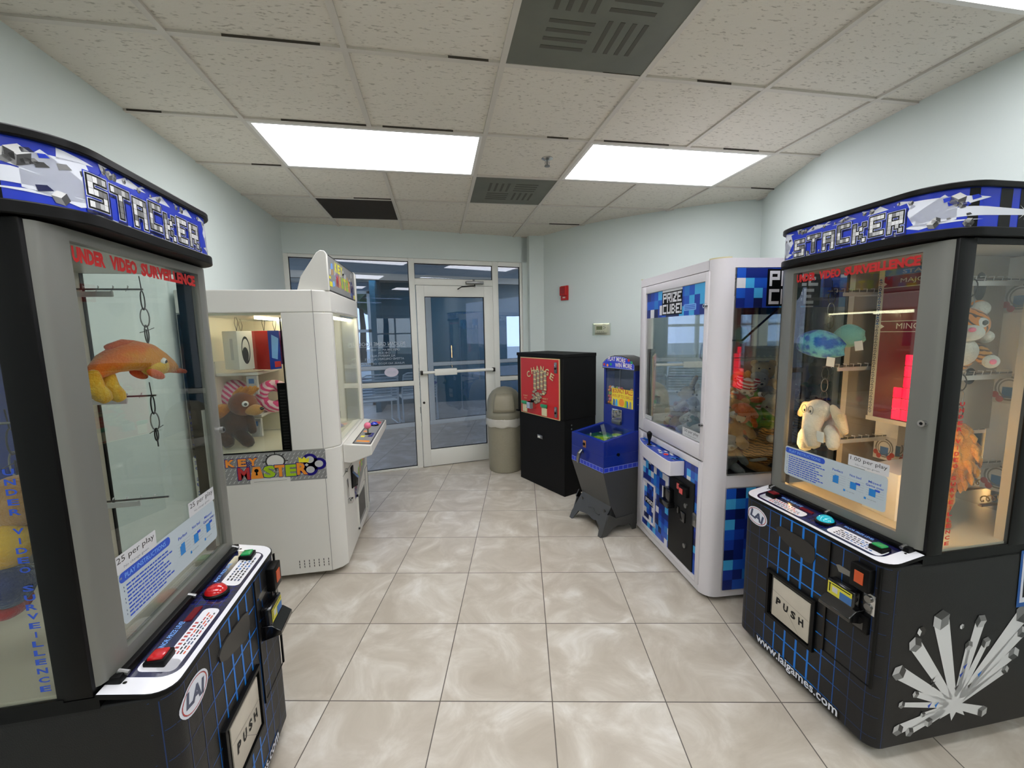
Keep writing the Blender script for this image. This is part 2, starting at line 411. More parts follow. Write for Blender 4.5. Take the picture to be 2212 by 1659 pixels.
# wall behind the camera with a daylight window
b=B().m('wall_paint')
for x0,x1,z0,z1 in ((-1.6,.9,0,2.6),(2.0,2.6,0,2.6),(.9,2.0,0,.9),(.9,2.0,2.0,2.6)): b.box(x0,x1,-3.12,-3,z0,z1)
struct(b.build('wall_rear'))
def storefront(name,loc,rz,members,panes,depth=.05,glassm='tint_glass',mm='white_frame',y0=0):
    b=B().m(mm)
    for u0,u1,z0,z1 in members: b.box(u0,u1,y0,y0+depth,z0,z1,.003)
    o=struct(b.build(name,loc=loc,rot=(0,0,rz)))
    for u0,u1,z0,z1 in panes:
        g=B().m(glassm); g.box(u0-.004,u1+.004,y0+depth/2-.003,y0+depth/2+.003,z0-.004,z1+.004); g.build('pane',o)
        k=B().m('black')
        for a in ((u0,u1,z0,z0+.006),(u0,u1,z1-.006,z1),(u0,u0+.006,z0,z1),(u1-.006,u1,z0,z1)): k.box(a[0],a[1],y0+depth/2-.008,y0+depth/2+.008,a[2],a[3])
        k.build('gasket',o)
    return o
glass('tint_glass',(207,212,222),1.15,ior=1.5)
glass('far_glass',(228,235,243),1.0,ior=1.5)
w1=storefront('window_1',(BX,BY,0),A,[(-1.215,-1.144,0,2.29),(-1.144,-.01,2.258,2.29),(-.01,.05,0,2.29),(-1.144,-.01,.934,.985),(-1.144,-.01,0,.022)],[(-1.144,-.01,.985,2.258),(-1.144,-.01,.022,.934)])
w2=storefront('window_2',(BX,BY,0),A,[(.05,.917,2.242,2.29),(.05,.917,2.015,2.083),(.917,.985,0,2.29)],[(.05,.917,2.083,2.242)])
w3=storefront('window_3',(BX,BY,0),A,[(.985,1.25,2.24,2.29),(.985,1.25,.93,.98),(.985,1.25,0,.022),(1.25,1.285,0,2.29)],[(.985,1.25,.98,2.24),(.985,1.25,.022,.93)])
# lettering on the glass, read from outside
mat('vinyl',(178,188,200),.6); mat('vinyl_oval',(205,200,215),.6)
ar=Art(plane_map((0,.021,0),(1,0,0),(0,0,1),(0,-1,0)))
ar.text('PELICAN GAME ROOM',-.56,1.375,-.08,1.415,'vinyl',.01,mirror=True); ar.rect(-.56,1.362,-.08,1.366,'vinyl')
for i,(t,a,c) in enumerate((('OPEN 7:00 AM TO 10:00 PM',-.48,-.14),('CHECK-IN',-.36,-.24),('ALL PARENTS MUST',-.45,-.19),('ATTEND CHILDREN ALWAYS',-.50,-.10),('PLEASE, NO FOOD OR DRINKS',-.55,-.10))):
    z=(1.322,1.290,1.258,1.225,1.175)[i]; ar.text(t,a,z,c,z+.022,'vinyl',.0,mirror=True)
ar.build('lettering',w1)
ar=Art(plane_map((0,.021,0),(1,0,0),(0,0,1),(0,-1,0))); ar.disc(-.238,1.09,.073,.05,'vinyl_oval',32); ar.up(); ar.text('WELCOME',-.285,1.078,-.19,1.102,'vinyl',0,mirror=True); ar.build('sticker',w1,'pale oval sticker')
# glazed door
d=B().m('white_frame')
for u0,u1,z0,z1 in ((.057,.142,.008,2.01),(.808,.913,.008,2.01),(.142,.808,1.892,2.01),(.142,.808,.008,.197)): d.box(u0,u1,-.012,.036,z0,z1,.003)
door=struct(d.build('door_1',loc=(BX,BY,0),rot=(0,0,A)))
g=B().m('tint_glass'); g.box(.138,.812,.009,.015,.193,1.896); g.build('pane',door)
k=B().m('black')
for a in ((.142,.808,.197,.203),(.142,.808,1.886,1.892),(.142,.148,.197,1.892),(.802,.808,.197,1.892)): k.box(a[0],a[1],.002,.022,a[2],a[3])
k.build('gasket',door)
h=B().m('white_frame'); h.cyl((.072,-.055,1.073),(.895,-.055,1.073),.016,16); h.box(.212,.459,-.075,-.03,1.037,1.108,.006)
h.m('dark_metal'); h.box(.060,.085,-.072,-.012,1.05,1.095,.004); h.box(.880,.905,-.072,-.012,1.05,1.095,.004); h.build('push_bar',door)
h=B().m('dark_metal'); h.cyl((.088,-.012,.738),(.088,-.022,.738),.013,16); h.build('lock',door)
h=B().m('steel'); h.box(.60,.80,-.055,-.003,2.030,2.062,.006); h.cyl((.69,-.03,2.062),(.69,-.03,2.078),.012,12)
h.m('dark_metal'); h.tube([(.70,-.03,2.028),(.70,-.03,2.005),(.66,-.13,2.0),(.52,-.16,1.985),(.51,-.02,1.975)],.007); h.build('door_closer',door)
h=B().m('black_matte'); h.box(.046,.0505,-.004,0,.62,.69); h.build('strike_plate',door)
# second glazed front across the vestibule, and the hall beyond
A2=math.radians(14); O2=(-.11,6.9)
w4=storefront('window_4',(O2[0],O2[1],0),A2,[(-5.2,5,0,.07),(-.04,.05,.07,2.4),(-1.35,-.04,.95,1.01),(.05,1.0,.97,1.03),(-2.8,-1.35,.95,1.01),(-1.41,-1.35,.07,2.4),(.98,1.08,.07,2.4),(1.08,2.1,.97,1.03),(-2.86,-2.8,.07,2.4),(2.1,2.2,.07,2.4),(-5.2,5,2.32,2.42)],
 [(-2.8,-1.41,.07,.95),(-2.8,-1.41,1.01,2.32),(-1.35,-.04,.07,.95),(-1.35,-.04,1.01,2.32),(.05,.98,.07,.97),(.05,.98,1.03,2.32),(1.08,2.1,.07,.97),(1.08,2.1,1.03,2.32)],glassm='far_glass')
b=B().m('hall_paint'); b.box(-5.2,5,0,.1,2.42,2.6); struct(b.build('trim_1',loc=(O2[0],O2[1],0),rot=(0,0,A2)))
b=B().m('teal_wall'); b.box(-1.2,1.55,9.2,9.3,0,2.6); b.box(1.95,5,9.2,9.3,0,2.6); b.box(1.55,1.95,9.2,9.3,0,.9); b.box(1.55,1.95,9.2,9.3,1.85,2.6); b.box(-1.2,-1.1,8.3,9.2,0,2.6); struct(b.build('wall_hall'))
b=B().m('hall_paint'); b.box(4.9,5,4.7,10.2,0,2.6); struct(b.build('wall_hall_right'))
b=B().m('white_frame')
for x in (-5.0,-4.1,-3.2,-2.3,-1.35): b.box(x-.04,x+.04,9.2,9.27,0,2.4)
for z in (.0,.85,1.55,2.35): b.box(-5,-1.3,9.2,9.27,z,z+.06)
b.m('hall_paint'); b.box(-5,-1.2,9.2,9.3,2.41,2.6)
w5=struct(b.build('window_5'))
b=B().m('white_frame')
for x in (.9,1.43,1.96): b.box(x,x+.04,-3.10,-3.04,.9,2.0)
for z in (.9,1.5,1.96): b.box(.9,2,-3.10,-3.04,z,z+.04)
w7=struct(b.build('window_6')); g=B().m('clear_glass'); g.box(.92,1.98,-3.075,-3.07,.92,1.98); g.build('pane',w7)
mat('ground_out',(150,155,150),.9)
b=B().m('ground_out'); b.box(-30,30,10.2,45,-.12,-.02); b.box(-30,30,-40,-3.12,-.12,-.02); b.box(-30,-7,-3.12,10.2,-.12,-.02); struct(b.build('ground'))
fur('leaves',(70,100,62),(30,50,30),3); mat('bark',(70,60,50),.9)
for i,(x,y,h_) in enumerate(((-8,19,6),(-14,20,7),(-4.0,24,6.5),(4,-16,7),(-3,-18,6),(10,-19,8))):
    t=thing('shade_tree','leafy tree standing outdoors beyond the far glass' if i<3 else 'leafy tree standing outdoors behind the rear window','tree',(x,y,-.02),group='trees beyond the far glass' if i<3 else 'trees behind the rear window')
    b=B().m('bark'); b.tube([(0,0,0),(.1,0,h_*.3),(0,.1,h_*.6)],[.2,.15,.08]); b.build('trunk',t)
    b=B().m('leaves')
    for k in range(14): b.ell((random.uniform(-1.6,1.6),random.uniform(-1.4,1.4),h_*random.uniform(.5,.95)),(random.uniform(.7,1.2),)*3,seg=10,noise=.1)
    b.build('crown',t)
# ---------------------------------------------------------------- ceiling fixtures
mat('diffuser',(250,250,255),.5,emit=LIGHT); mat('troffer_rim',(225,222,215),.4)
mat('vent_grey',(106,108,97),.6,noise=.12,nscale=6); mat('vent_dark',(82,82,72),.8); mat('dark_tile',(46,40,33),.9,noise=.1,nscale=30); mat('rust',(96,52,38),.8)
def troffer(i,j,label,w=2,grp=None):
    x0,x1=GX+i*G+.012,GX+(i+w)*G-.012; y0,y1=GY+j*G+.012,GY+(j+1)*G-.012
    t=thing('ceiling_light',label,'ceiling light',((x0+x1)/2,(y0+y1)/2,CEIL),group=grp); a,c=(x1-x0)/2,(y1-y0)/2
    b=B().m('troffer_rim')
    for q in ((-a,a,-c,-c+.018),(-a,a,c-.018,c),(-a,-a+.018,-c+.018,c-.018),(a-.018,a,-c+.018,c-.018)): b.box(*q,.0,.009)
    b.build('frame',t); b=B().m('diffuser'); b.box(-a+.018,a-.018,-c+.018,c-.018,.004,.008); b.build('diffuser',t)
troffer(0,1,'bright rectangular ceiling light nearer the left wall'); troffer(3,1,'bright rectangular ceiling light nearer the right wall beyond the sprinkler')
troffer(3,-2+.125,'ceiling light cut off at the top right corner'); troffer(0,-2,'ceiling light above and left of the viewer',grp='ceiling lights behind the viewer'); 
for q,l_ in (((-2,10),'narrow-looking hall ceiling light seen through the upper left glass'),((1,10),'hall ceiling light seen past the top of the glass door'),((4,10),'hall ceiling light at the far right of the hall')): troffer(q[0],q[1],l_)
for q in ((-2,5),): troffer(q[0],q[1],'added fill light panel just beyond the glass wall, unseen behind its header',grp='added fill lights just beyond the glass wall')  # unseen fill panel, added to brighten the vestibule
for q in ((-5,7),(-8,8)): troffer(q[0],q[1],'added fill light panel at the unseen left end of the hall',grp='added fill lights at the left end of the hall')  # invented panels out of view, added to light the vestibule floor
for q in ((0,-5),(3,-5)): troffer(q[0],q[1],'ceiling light behind the viewer',grp='ceiling lights behind the viewer')
def vent(i,j,label):
    x0,y0=GX+i*G+.012,GY+j*G+.012; s=G-.024
    t=thing('ceiling_vent',label,'air vent',(x0+s/2,y0+s/2,CEIL)); a=s/2
    b=B().m('vent_grey')
    b.box(-a,a,-a,a,.003,.008); b.build('plate',t)
    b=B().m('vent_dark')
    n=26 if j<2 else 14
    # perforated diffuser: louvre quarters seen through the mesh
    for sx,sy,ax in ((-1,-1,0),(1,-1,1),(-1,1,1),(1,1,0)):
        for k in range(4):
            o=.03+k*.045
            if ax==0: b.box(min(sx*(o),sx*(o+.017)),max(sx*o,sx*(o+.017)),min(sy*.012,sy*.18),max(sy*.012,sy*.18),.0018,.0032)
            else: b.box(min(sx*.012,sx*.18),max(sx*.012,sx*.18),min(sy*o,sy*(o+.017)),max(sy*o,sy*(o+.017)),.0018,.0032)
    b.build('louvre',t)
    b=B().m('rust'); b.box(-a,a,a-.004 if j>2 else -a,a if j>2 else -a+.004,.002,.004); b.box(-a,a,-a,-a+.003,.002,.004); b.build('rusty_edge',t,label='rust-stained edge')
vent(2,-1,'large grey perforated ceiling air vent near the top of the picture'); vent(2,2,'small-looking grey perforated ceiling vent beyond the sprinkler')
b=B().m('dark_tile'); b.box(GX+.014,GX+G-.014,GY+3*G+.014,GY+4*G-.014,CEIL+.003,CEIL+.0095); tag(b.build('ceiling_panel'),'dark brown square panel set among the pale ceiling tiles','ceiling panel')
t=thing('fire_sprinkler','small metal fire sprinkler hanging from the ceiling between the two lights','sprinkler',(.735,2.696,CEIL+.0095))
b=B().m('chrome'); b.lathe([(.036,0),(.036,-.004),(.02,-.012),(.012,-.014)]); b.build('escutcheon',t)
b=B().m('steel'); b.cyl((0,0,-.012),(0,0,-.045),.006,10); b.lathe([(.002,-.044),(.018,-.046),(.018,-.05),(.002,-.051)],seg=16); b.tube([(-.011,0,-.02),(-.013,0,-.036),(-.006,0,-.045)],.002,6); b.tube([(.011,0,-.02),(.013,0,-.036),(.006,0,-.045)],.002,6); b.build('deflector',t)
# ================================================================ STACKER CABINETS
for n,c in dict(st_blue=(18,52,190),st_white=(222,226,236),st_lblue=(120,170,235),st_navy=(12,18,70),st_g1=(190,190,190),st_g2=(120,120,120),st_g3=(62,62,62),st_g4=(225,225,225),
    lat1=(0,118,215),lat2=(0,84,165),lat3=(10,48,100),red=(200,30,32),lai_red=(178,60,55),slate=(66,76,104),dkgrey=(40,38,36)).items(): mat(n,c,.35,spec=.4)
mat('plate_grey',(118,118,112),.38,metal=.25); mat('label_film',(180,192,198),.5); mat('film_blue',(40,80,190),.5); mat('bar_blue',(25,125,200),.5)
mat('mirror_beige',(186,176,160),.3); mat('card_white',(200,201,203),.5); mat('card_blue',(60,110,170),.5); mat('card_red',(170,60,50),.5)
mat('mirror',(205,205,205),.03,metal=1); mat('cab_floor',(212,202,180),.3); mat('led_red',(118,12,30),.35); mat('led_on',(255,20,60),.5,emit=1.6); mat('strip_cream',(222,212,190),.5)
mat('console_navy',(16,18,58),.2,coat=.6); mat('console_white',(232,232,236),.25,coat=.5); mat('btn_red',(190,20,24),.12,coat=1,emit=.15); mat('btn_cyan',(30,170,190),.12,coat=1,emit=.35); mat('btn_green',(30,150,80),.2,coat=.6,emit=.1); mat('led_dark',(110,12,24),.3)
mat('yellow_label',(215,205,60),.5); mat('orange_glow',(200,80,30),.4); mat('black_gloss',(10,10,12),.15,coat=.6); mat('stone_plate',(196,188,172),.4,noise=.06,nscale=20)
mat('lamp_warm',(255,196,120),.5,emit=42.0); mat('lamp_cool',(225,228,222),.4); mat('panel_blue',(22,44,120),.35)
mat('cab_black',(23,23,24),.45,bump=.25,bscale=400,spec=.35)
def stacker(loc,rz,label,price,btn,txt,warm,burst,lit):
    t=thing('prize_machine',label,'arcade machine',loc,rz)
    hw=.325; tz=0 if warm else -.026; sx=0 if warm else -.028
    # lower body
    P=rpath(hw,0,.045,.80); b=B().m('cab_black'); b.prism(P,.045,.712); b.build('lower_cabinet',t,bevel=.004)
    for x,y in ((-.26,.07),(.26,.07),(-.26,.72),(.26,.72)):
        b=B().m('rubber'); b.cyl((x-.012,y,.025),(x+.012,y,.025),.025,16); b.m('dark_metal'); b.box(x-.018,x+.018,y-.015,y+.015,.03,.045); b.build('caster',t)
    # printed lattice on the front
    fm,_L=path_map(P)
    ar=Art(fm,splits=[-.325,-.315,-.3,-.29,-.28,.28,.29,.3,.315,.325])
    for k in range(-7,8):
        x=k*.056+.006; g=math.exp(-((x-.0)/.13)**2); w=.0022+.0075*g; m='lat1' if g>.45 else 'lat2' if g>.1 else 'lat3'
        if abs(x)<.36: ar.rect(x-w/2,.05 if g<.5 else .05,x+w/2,.705-.02*abs(x),m)
    for z in [.70-.077*k for k in range(9)]:
        for x0,x1,m in ((-.35,-.2,'lat3'),(-.2,-.09,'lat2'),(-.09,.1,'lat1'),(.1,.2,'lat2'),(.2,.35,'lat3')):
            g0,g1=[math.exp(-(x/.13)**2) for x in (x0,x1)]; w0,w1=.0018+.006*g0,.0018+.006*g1
            ar.poly([(x0,z-w0/2),(x1,z-w1/2),(x1,z+w1/2),(x0,z+w0/2)],m)
    ar.up(); ar.up()
    ar.disc(-.238,.637,.060,.041,'st_white',28); ar.up(); ar.disc(-.238,.637,.054,.0365,'lai_red',28,rin=.93); ar.disc(-.238,.637,.054,.0365,'slate',28,rin=.985)
    ar.up()
    ar.text('LAI',-.276,.618,-.200,.656,'slate',.045,ang=-.22)
    ar.up(); ar.text('www.laigames.com',-.209,.034,.209,.098,'black',.05); ar.up(); ar.text('www.laigames.com',-.200,.040,.200,.091,'st_white',.02)
    ar.build('front_artwork',t)
    # grip, prize door, coin door
    b=B().m('black_matte'); pts=[(-.124,.638),(-.105,.652),(-.08,.655),(.03,.650),(.062,.640),(.066,.60),(.055,.574),(.03,.568),(-.09,.600),(-.12,.618)]
    b.m('dkgrey'); b.prism(pts,-.004,.002,'y'); b.build('finger_grip',t)
    b=B().m('black'); 
    for q in ((-.152,-.138,.228,.432),(.073,.088,.228,.432),(-.152,.088,.425,.438),(-.152,.088,.222,.236)): b.box(q[0],q[1],-.012,.002,q[2],q[3])
    b.m('black_gloss'); b.box(-.14,.075,-.002,.002,.23,.43); b.build('door_frame',t,bevel=.001)
    b=B().m('stone_plate'); b.box(-.118,.066,-.008,-.003,.243,.412,.002); fl=b.build('flap',t,label='pale flap of the prize door')
    ar=Art(plane_map((0,-.0082,0),(1,0,0),(0,0,1),(0,-1,0)))
    for i,c in enumerate('PUSH'): ar.text(c,-.096+i*.038,.305-.004*i,-.072+i*.038,.338-.004*i,'black_matte',.05,ang=-.12+.06*i)
    ar.line((-.118,.36),(.066,.335),.001,'dkgrey'); ar.line((-.06,.33),(.03,.24),.0008,'dkgrey'); ar.build('lettering',fl)
    b=B().m('dark_metal'); b.box(.119,.127,-.006,.001,.265,.70); b.m('black'); b.box(.299,.306,-.005,.001,.265,.70); b.box(.125,.3,-.0014,.001,.262,.266); b.build('coin_door_trim',t)
    b=B().m('black'); b.box(.222,.288,-.028,0,.600,.684,.004); b.m('orange_glow'); b.box(.240,.270,-.030,-.027,.622,.664); b.build('coin_reject',t)
    b=B().m('chrome'); b.box(.256,.296,-.004,0,.522,.594,.001); b.m('steel'); b.cyl((.276,-.004,.575),(.276,-.012,.575),.012,16); b.cyl((.276,-.004,.545),(.276,-.010,.545),.012,16); b.build('lock_plate',t)
    b=B().m('steel'); b.prism([(.150,.626),(.162,.632),(.220,.628),(.222,.612),(.162,.606)],-.002,.0,'y'); b.build('price_plate',t)
    b=B().m('black_gloss'); b.box(.150,.250,-.034,0,.50,.582,.004); b.prism([(-.062,.486),(-.062,.500),(-.034,.522),(0,.522),(0,.47)],.146,.262,'x'); b.build('bill_acceptor',t,bevel=.002)
    b=B().m('black'); b.box(.226,.284,-.012,0,.446,.510,.003); b.m('black_gloss'); b.box(.234,.270,-.0135,-.011,.456,.496); b.build('coin_return',t)
    ar=Art(plane_map((0,-.0345,0),(1,0,0),(0,0,1),(0,-1,0))); ar.rect(.154,.528,.244,.574,'yellow_label'); ar.up(); ar.rect(.200,.528,.244,.556,'card_blue'); ar.rect(.160,.536,.164,.566,'black'); ar.rect(.158,.566,.168,.569,'black'); ar.rect(.172,.540,.192,.560,'card_white'); ar.rect(.170,.566,.238,.570,'black'); ar.build('bill_label',t)
    # sloping console
    z0,z1=.716,.742
    def cz(y): return z0+(z1-z0)*y/.135
    b=B().m('black'); Q=rpath(hw+.003,-.003,.048,.135,6)
    b.loft([[(x,y,cz(y)-.010) for x,y in Q],[(x,y,cz(y)) for x,y in Q]]); b.m('black'); b.box(-hw,hw,.13,.8,.70,.735); b.build('console_base',t)
    cm=lambda u,v,h:(u,v,cz(v)+h)
    def plan(hw_,y0,r,y1): return rpath(hw_,y0,r,y1,6)
    ar=Art(cm); ar.poly(plan(hw+.001,0,.046,.134),'console_white'); ar.up(); ar.poly(plan(hw-.045,.012,.035,.112),'console_navy'); ar.up()
    # rounded instruction fields
    ar.rrect(-.265,.022,-.035,.062,.015,'console_white'); ar.rrect(-.265,.022,-.225,.10,.015,'console_white'); ar.rrect(.075,.022,.272,.075,.015,'console_white'); ar.up()
    ar.text('MINOR PRIZE LEVEL',-.20,.082,-.09,.094,'st_lblue',.02); ar.text('MAJOR PRIZE LEVEL',.09,.085,.20,.097,'st_lblue',.02)
    for k in range(9): ar.rect(-.205+k*.013,.050,-.198+k*.013,.058,'card_red')
    for r_ in range(3):
        x=-.21
        while x<-.06:
            w=random.uniform(.006,.016); ar.rect(x,.028+r_*.007,x+w,.0315+r_*.007,random.choice(['ink','slate','lai_red','orange_glow','ink'])); x+=w+.004
    for r_ in range(4):
        x=.10
        while x<.235:
            w=random.uniform(.006,.016); ar.rect(x,.030+r_*.010,x+w,.035+r_*.010,random.choice(['ink','slate','ink','card_blue'])); x+=w+.004
    for k in range(6):
        ar.rect(-.02+k*.018,.020,-.0195+k*.018,.108,'st_blue')
    for k in range(4): ar.rect(-.03,.03+k*.02,.07,.0305+k*.02,'st_blue')
    ar.disc(-.295,.10,.004,.004,'dark_metal',10); ar.disc(.295,.10,.004,.004,'dark_metal',10)
    ar.build('console_artwork',t)
    b=B().m('black'); b.box(-.252,-.205,.048,.092,cz(.06)-.004,cz(.06)+.016,.003); b.m('btn_red' if not warm else 'led_dark'); b.box(-.246,-.211,.054,.086,cz(.06)+.014,cz(.06)+.022,.003); b.build('button',t,label='square red button')
    b=B().m('black'); b.box(.222,.268,.040,.080,cz(.06)-.004,cz(.06)+.014,.003); b.m('btn_green'); b.box(.228,.262,.045,.075,cz(.06)+.012,cz(.06)+.020,.003); b.build('button',t,label='square green button')
    b=B().m('black'); b.lathe([(.034,-.002),(.034,.006),(.030,.009)],c=(.035,.065,cz(.065))); b.m(btn); b.lathe([(.030,.004),(.028,.014),(.020,.023),(.008,.027),(.001,.0275)],c=(.035,.065,cz(.065))); b.build('start_button',t)
    b=B().m('led_dark'); b.prism([(-.09,.070),(-.03,.070),(-.035,.088),(-.095,.088)],cz(.07)-.002,cz(.09)+.001); b.build('credit_display',t)
    # upper cabinet: posts, panes, back
    zb,zt=.735,1.745+tz
    b=B().m('black')
    for s in (-1,1):
        b.box(min(s*.285,s*.325),max(s*.285,s*.3265),.139,.205,zb,zt,.004)
        b.box(min(s*.312,s*.3262),max(s*.312,s*.3262),.482,.56,zb,zt,.002); b.m('mirror_beige'); b.box(min(s*.285,s*.312),max(s*.285,s*.312),.485,.558,zb+.01,zt-.01); b.m('black')
        b.box(min(s*.318,s*.326),max(s*.318,s*.326),.192,.482,zb,.742); b.box(min(s*.318,s*.326),max(s*.318,s*.326),.192,.482,1.728+tz,zt)
        b.box(min(s*.300,s*.325),max(s*.300,s*.325),.56,.80,zb,zt)
    b.box(-.325,.325,.785,.80,zb,zt); b.build('upper_cabinet',t)
    for s in (-1,1):
        b=B().m('clear_glass'); b.box(s*.3215-.002,s*.3215+.002,.200,.484,.740,1.732+tz); b.build('side_glass',t)
        if (not warm) or s>0:
            y=1.245; hch=.0178
            for word in ('UNDER','VIDEO','SURVEILLENCE'):
                ar=Art(side_map(s*.3240,s))
                for c in word:
                    if c=='I': ar.rect(.218,y-hch*.72,.2215,y,txt)
                    else: ar.text(c,.210,y-hch*.72,.229,y,txt,.03,mirror=(s<0))
                    y-=hch*1.14
                y-=hch*1.1
                ar.build('lettering',t)
    # door: curved grey frame with window
    R_=[(-.3180,.142),(-.312,.132),(-.300,.126),(-.275,.1205),(-.245,.119),(.245,.119),(.275,.1205),(.300,.126),(.312,.132),(.3180,.142)]
    Ri=[(x*.985,y+.020) for x,y in R_]
    b=B().m('plate_grey')
    def strip(i0,i1,za,zc):
        o=R_[i0:i1]; n=Ri[i0:i1]; b.prism(o+n[::-1],za,zc)
    strip(0,5,.752,1.742+tz); strip(5,10,.752,1.742+tz); b.box(-.245,.245,.119,.139,1.718+tz,1.742+tz); b.box(-.245,.245,.119,.139,.752,.786)
    b.build('door',t,smooth=40)
    b=B().m('clear_glass'); b.box(-.247,.247,.126,.130,.784,1.720+tz); b.build('front_glass',t)
    b=B().m('chrome'); b.cyl((.292,.125,1.175),(.292,.112,1.175),.011,16); b.m('black'); b.cyl((.292,.113,1.175),(.292,.1115,1.175),.005,10); b.build('door_lock',t)
    b=B().m('black'); b.box(-.30,.30,.105,.15,.735,.755,.004)
    for x in (-.28,0,.28): b.m('steel'); b.cyl((x,.12,.755),(x,.10,.748),.006,10)
    b.build('door_sill',t)
    # decals on the window
    WM=plane_map((0,.1255,0),(1,0,0),(0,0,1),(0,-1,0))
    for w_,a0,a1 in (('UNDER',-.234,-.143),('VIDEO',-.127,-.035),('SURVEILLENCE',-.020,.236)):
        ar=Art(WM); ar.text(w_,a0,1.678+tz,a1,1.711+tz,'red',.06); ar.build('lettering',t)
    ar=Art(WM)
    ar.rrect(-.236,.832,.202,.962,.012,'label_film'); ar.up()
    ar.rrect(-.234,.932,-.04,.956,.011,'film_blue'); ar.rect(-.236,.942,-.225,.947,'label_film'); ar.up(); ar.text('PLAY INSTRUCTIONS',-.215,.938,-.06,.950,'st_lblue',.01)
    for k in range(9):
        z=.922-k*.0095; x=-.215; e=-.065+.02*math.sin(k*2.1)
        if k in (0,1,3,4,6,7): ar.rect(-.224,z-.004,-.222,z,'slate')
        while x<e:
            w=random.uniform(.006,.02); ar.rect(x,z-.0042,min(x+w,e+.01),z,'film_blue'); x+=w+.0022
    for x,nm in ((-.005,'Perfect'),(.066,'Not bad'),(.137,'Missed')):
        ar.text(nm,x,.922,x+.044,.931,'film_blue',.01)
        for k in range(5): ar.rect(x-.006,.875+k*.009,x+.056,.8755+k*.009,'grey_ink')
        ar.rect(x+.004,.875,x+.028,.902,'bar_blue')
        if x>.03: ar.rect(x+.024,.897,x+.042,.905,'film_blue')
        else: ar.rect(x+.010,.902,x+.028,.907,'bar_blue')
    ar.text('Game over',.128,.909,.192,.918,'film_blue',.01)
    for x in (.045,.125): ar.rect(x,.856,x+.008,.864,'bar_blue'); ar.text('no prize',x+.012,.857,x+.044,.863,'grey_ink')
    ar.build('instruction_sign',t)
    for x0,z0 in ([(.056,.964)] if warm else [(.058,.962),(-.244,.957)]):
        ar=Art(WM,h0=.0018); ar.rrect(x0,z0,x0+.148,z0+.043,.002,'card_white'); ar.up(); ar.text(price,x0+.008,z0+.019,x0+.141,z0+.038,'dkgrey',0); ar.text('No change given',x0+.028,z0+.005,x0+.116,z0+.013,'grey_ink',0); ar.build('price_sign',t)
    # interior
    b=B().m('cab_floor'); b.box(-.315,.315,.14,.78,.735,.748); b.build('cabinet_floor',t)
    b=B().m('mirror'); b.box(-.30,.30,.765,.785,.748,1.745+tz); b.m('mirror_beige'); b.box(-.30,-.298,.56,.765,.748,1.745+tz); b.box(.298,.30,.56,.765,.748,1.745+tz); b.build('back_panel',t)
    b=B().m('mirror_beige'); b.box(-.315,.315,.15,.78,1.728+tz,1.745+tz); b.build('cabinet_top',t)
    # prize rails and their cards
    for s in (-1,1):
        b=B().m('st_g4'); b.box(s*.2-.05,s*.2+.05,.62,.70,.95,1.72)
        b.build('prize_column',t)
        for z in (1.64,1.315,.985):
            b=B().m('steel'); b.tube([(s*.2,.62,z),(s*.2,.25,z)],.003,6); b.m('st_g4'); b.box(s*.2-.003,s*.2+.003,.33,.62,z-.022,z-.006)
            for k in range(9): b.tube([(s*.2,.60-k*.038,z-.006),(s*.2+.006,.595-k*.038,z+.009),(s*.2-.006,.59-k*.038,z+.009)],.0016,5)
            b.build('prize_rail',t)
            ar=Art(plane_map((0,.618,0),(1,0,0),(0,0,1),(0,-1,0))); c=s*.2
            ar.rect(c-.048,z-.115,c+.048,z-.005,'card_white'); ar.up(); ar.disc(c,z-.06,.040,.045,'st_g2',18,rin=.85); ar.disc(c,z-.06,.030,.034,'st_g2',18,rin=.85); ar.rect(c-.018,z-.095,c+.018,z-.055,'card_blue')
            for dx,dz in ((-.036,-.085),(.036,-.085),(-.022,-.1),(.025,-.1)): ar.up(); ar.disc(c+dx,z+dz,.011,.012,'card_red',12)
            ar.build('prize_card',t)
    for x in (-.26,-.13,0,.13,.26):
        ar=Art(plane_map((0,.764,0),(1,0,0),(0,0,1),(0,-1,0))); z=.90
        ar.rect(x-.055,z-.06,x+.055,z+.055,'card_white'); ar.up(); ar.disc(x,z+.0,.045,.045,'st_g2',18,rin=.88); ar.disc(x,z+.0,.034,.034,'st_g2',18,rin=.85); ar.rect(x-.02,z-.04,x+.02,z+.01,'card_blue'); ar.up()
        for dx,dz in ((-.042,-.03),(.042,-.03),(-.03,-.05),(.03,-.05)): ar.disc(x+dx,z+dz,.012,.013,'card_red',12)
        ar.build('prize_card',t)
        if x in(-.13,.0,.13,.26):
            b=B().m('brass' if warm else 'steel'); y0=.74; pts=[]
            for k in range(73): a=k*PI/4; pts.append((x-.03+.008*math.cos(a),y0-.24*k/72,.862+.010*math.sin(a)))
            b.tube(pts,.0022,5); b.box(x-.036,x-.024,.50,.76,.835,.842); b.build('coil',t)
    # LED display tower
    b=B().m('mirror_beige'); b.box(-.155,.155,.455,.52,1.095,1.725); b.m('strip_cream'); b.box(-.158,.158,.448,.53,1.08,1.098); b.box(-.153,-.128,.450,.456,1.098,1.722); b.box(.128,.153,.450,.456,1.098,1.722)
    b.m('led_red' if warm else 'panel_blue'); b.box(-.128,.128,.447,.456,1.10,1.69); b.m('panel_blue'); b.box(-.158,-.155,.455,.70,1.10,1.725); b.m('mirror_beige'); b.box(.155,.158,.455,.70,1.10,1.725); b.m('black_matte'); b.prism([(.50+.028*math.cos(a*PI/8),1.62+(.05 if a<=8 else .05)*math.sin(a*PI/8)) for a in range(16)],.158,.1585,'x'); b.prism([(.50+.028*math.cos(a*PI/8),1.30+.03*math.sin(a*PI/8)) for a in range(16)],.158,.1585,'x'); d=b.build('display_tower',t)
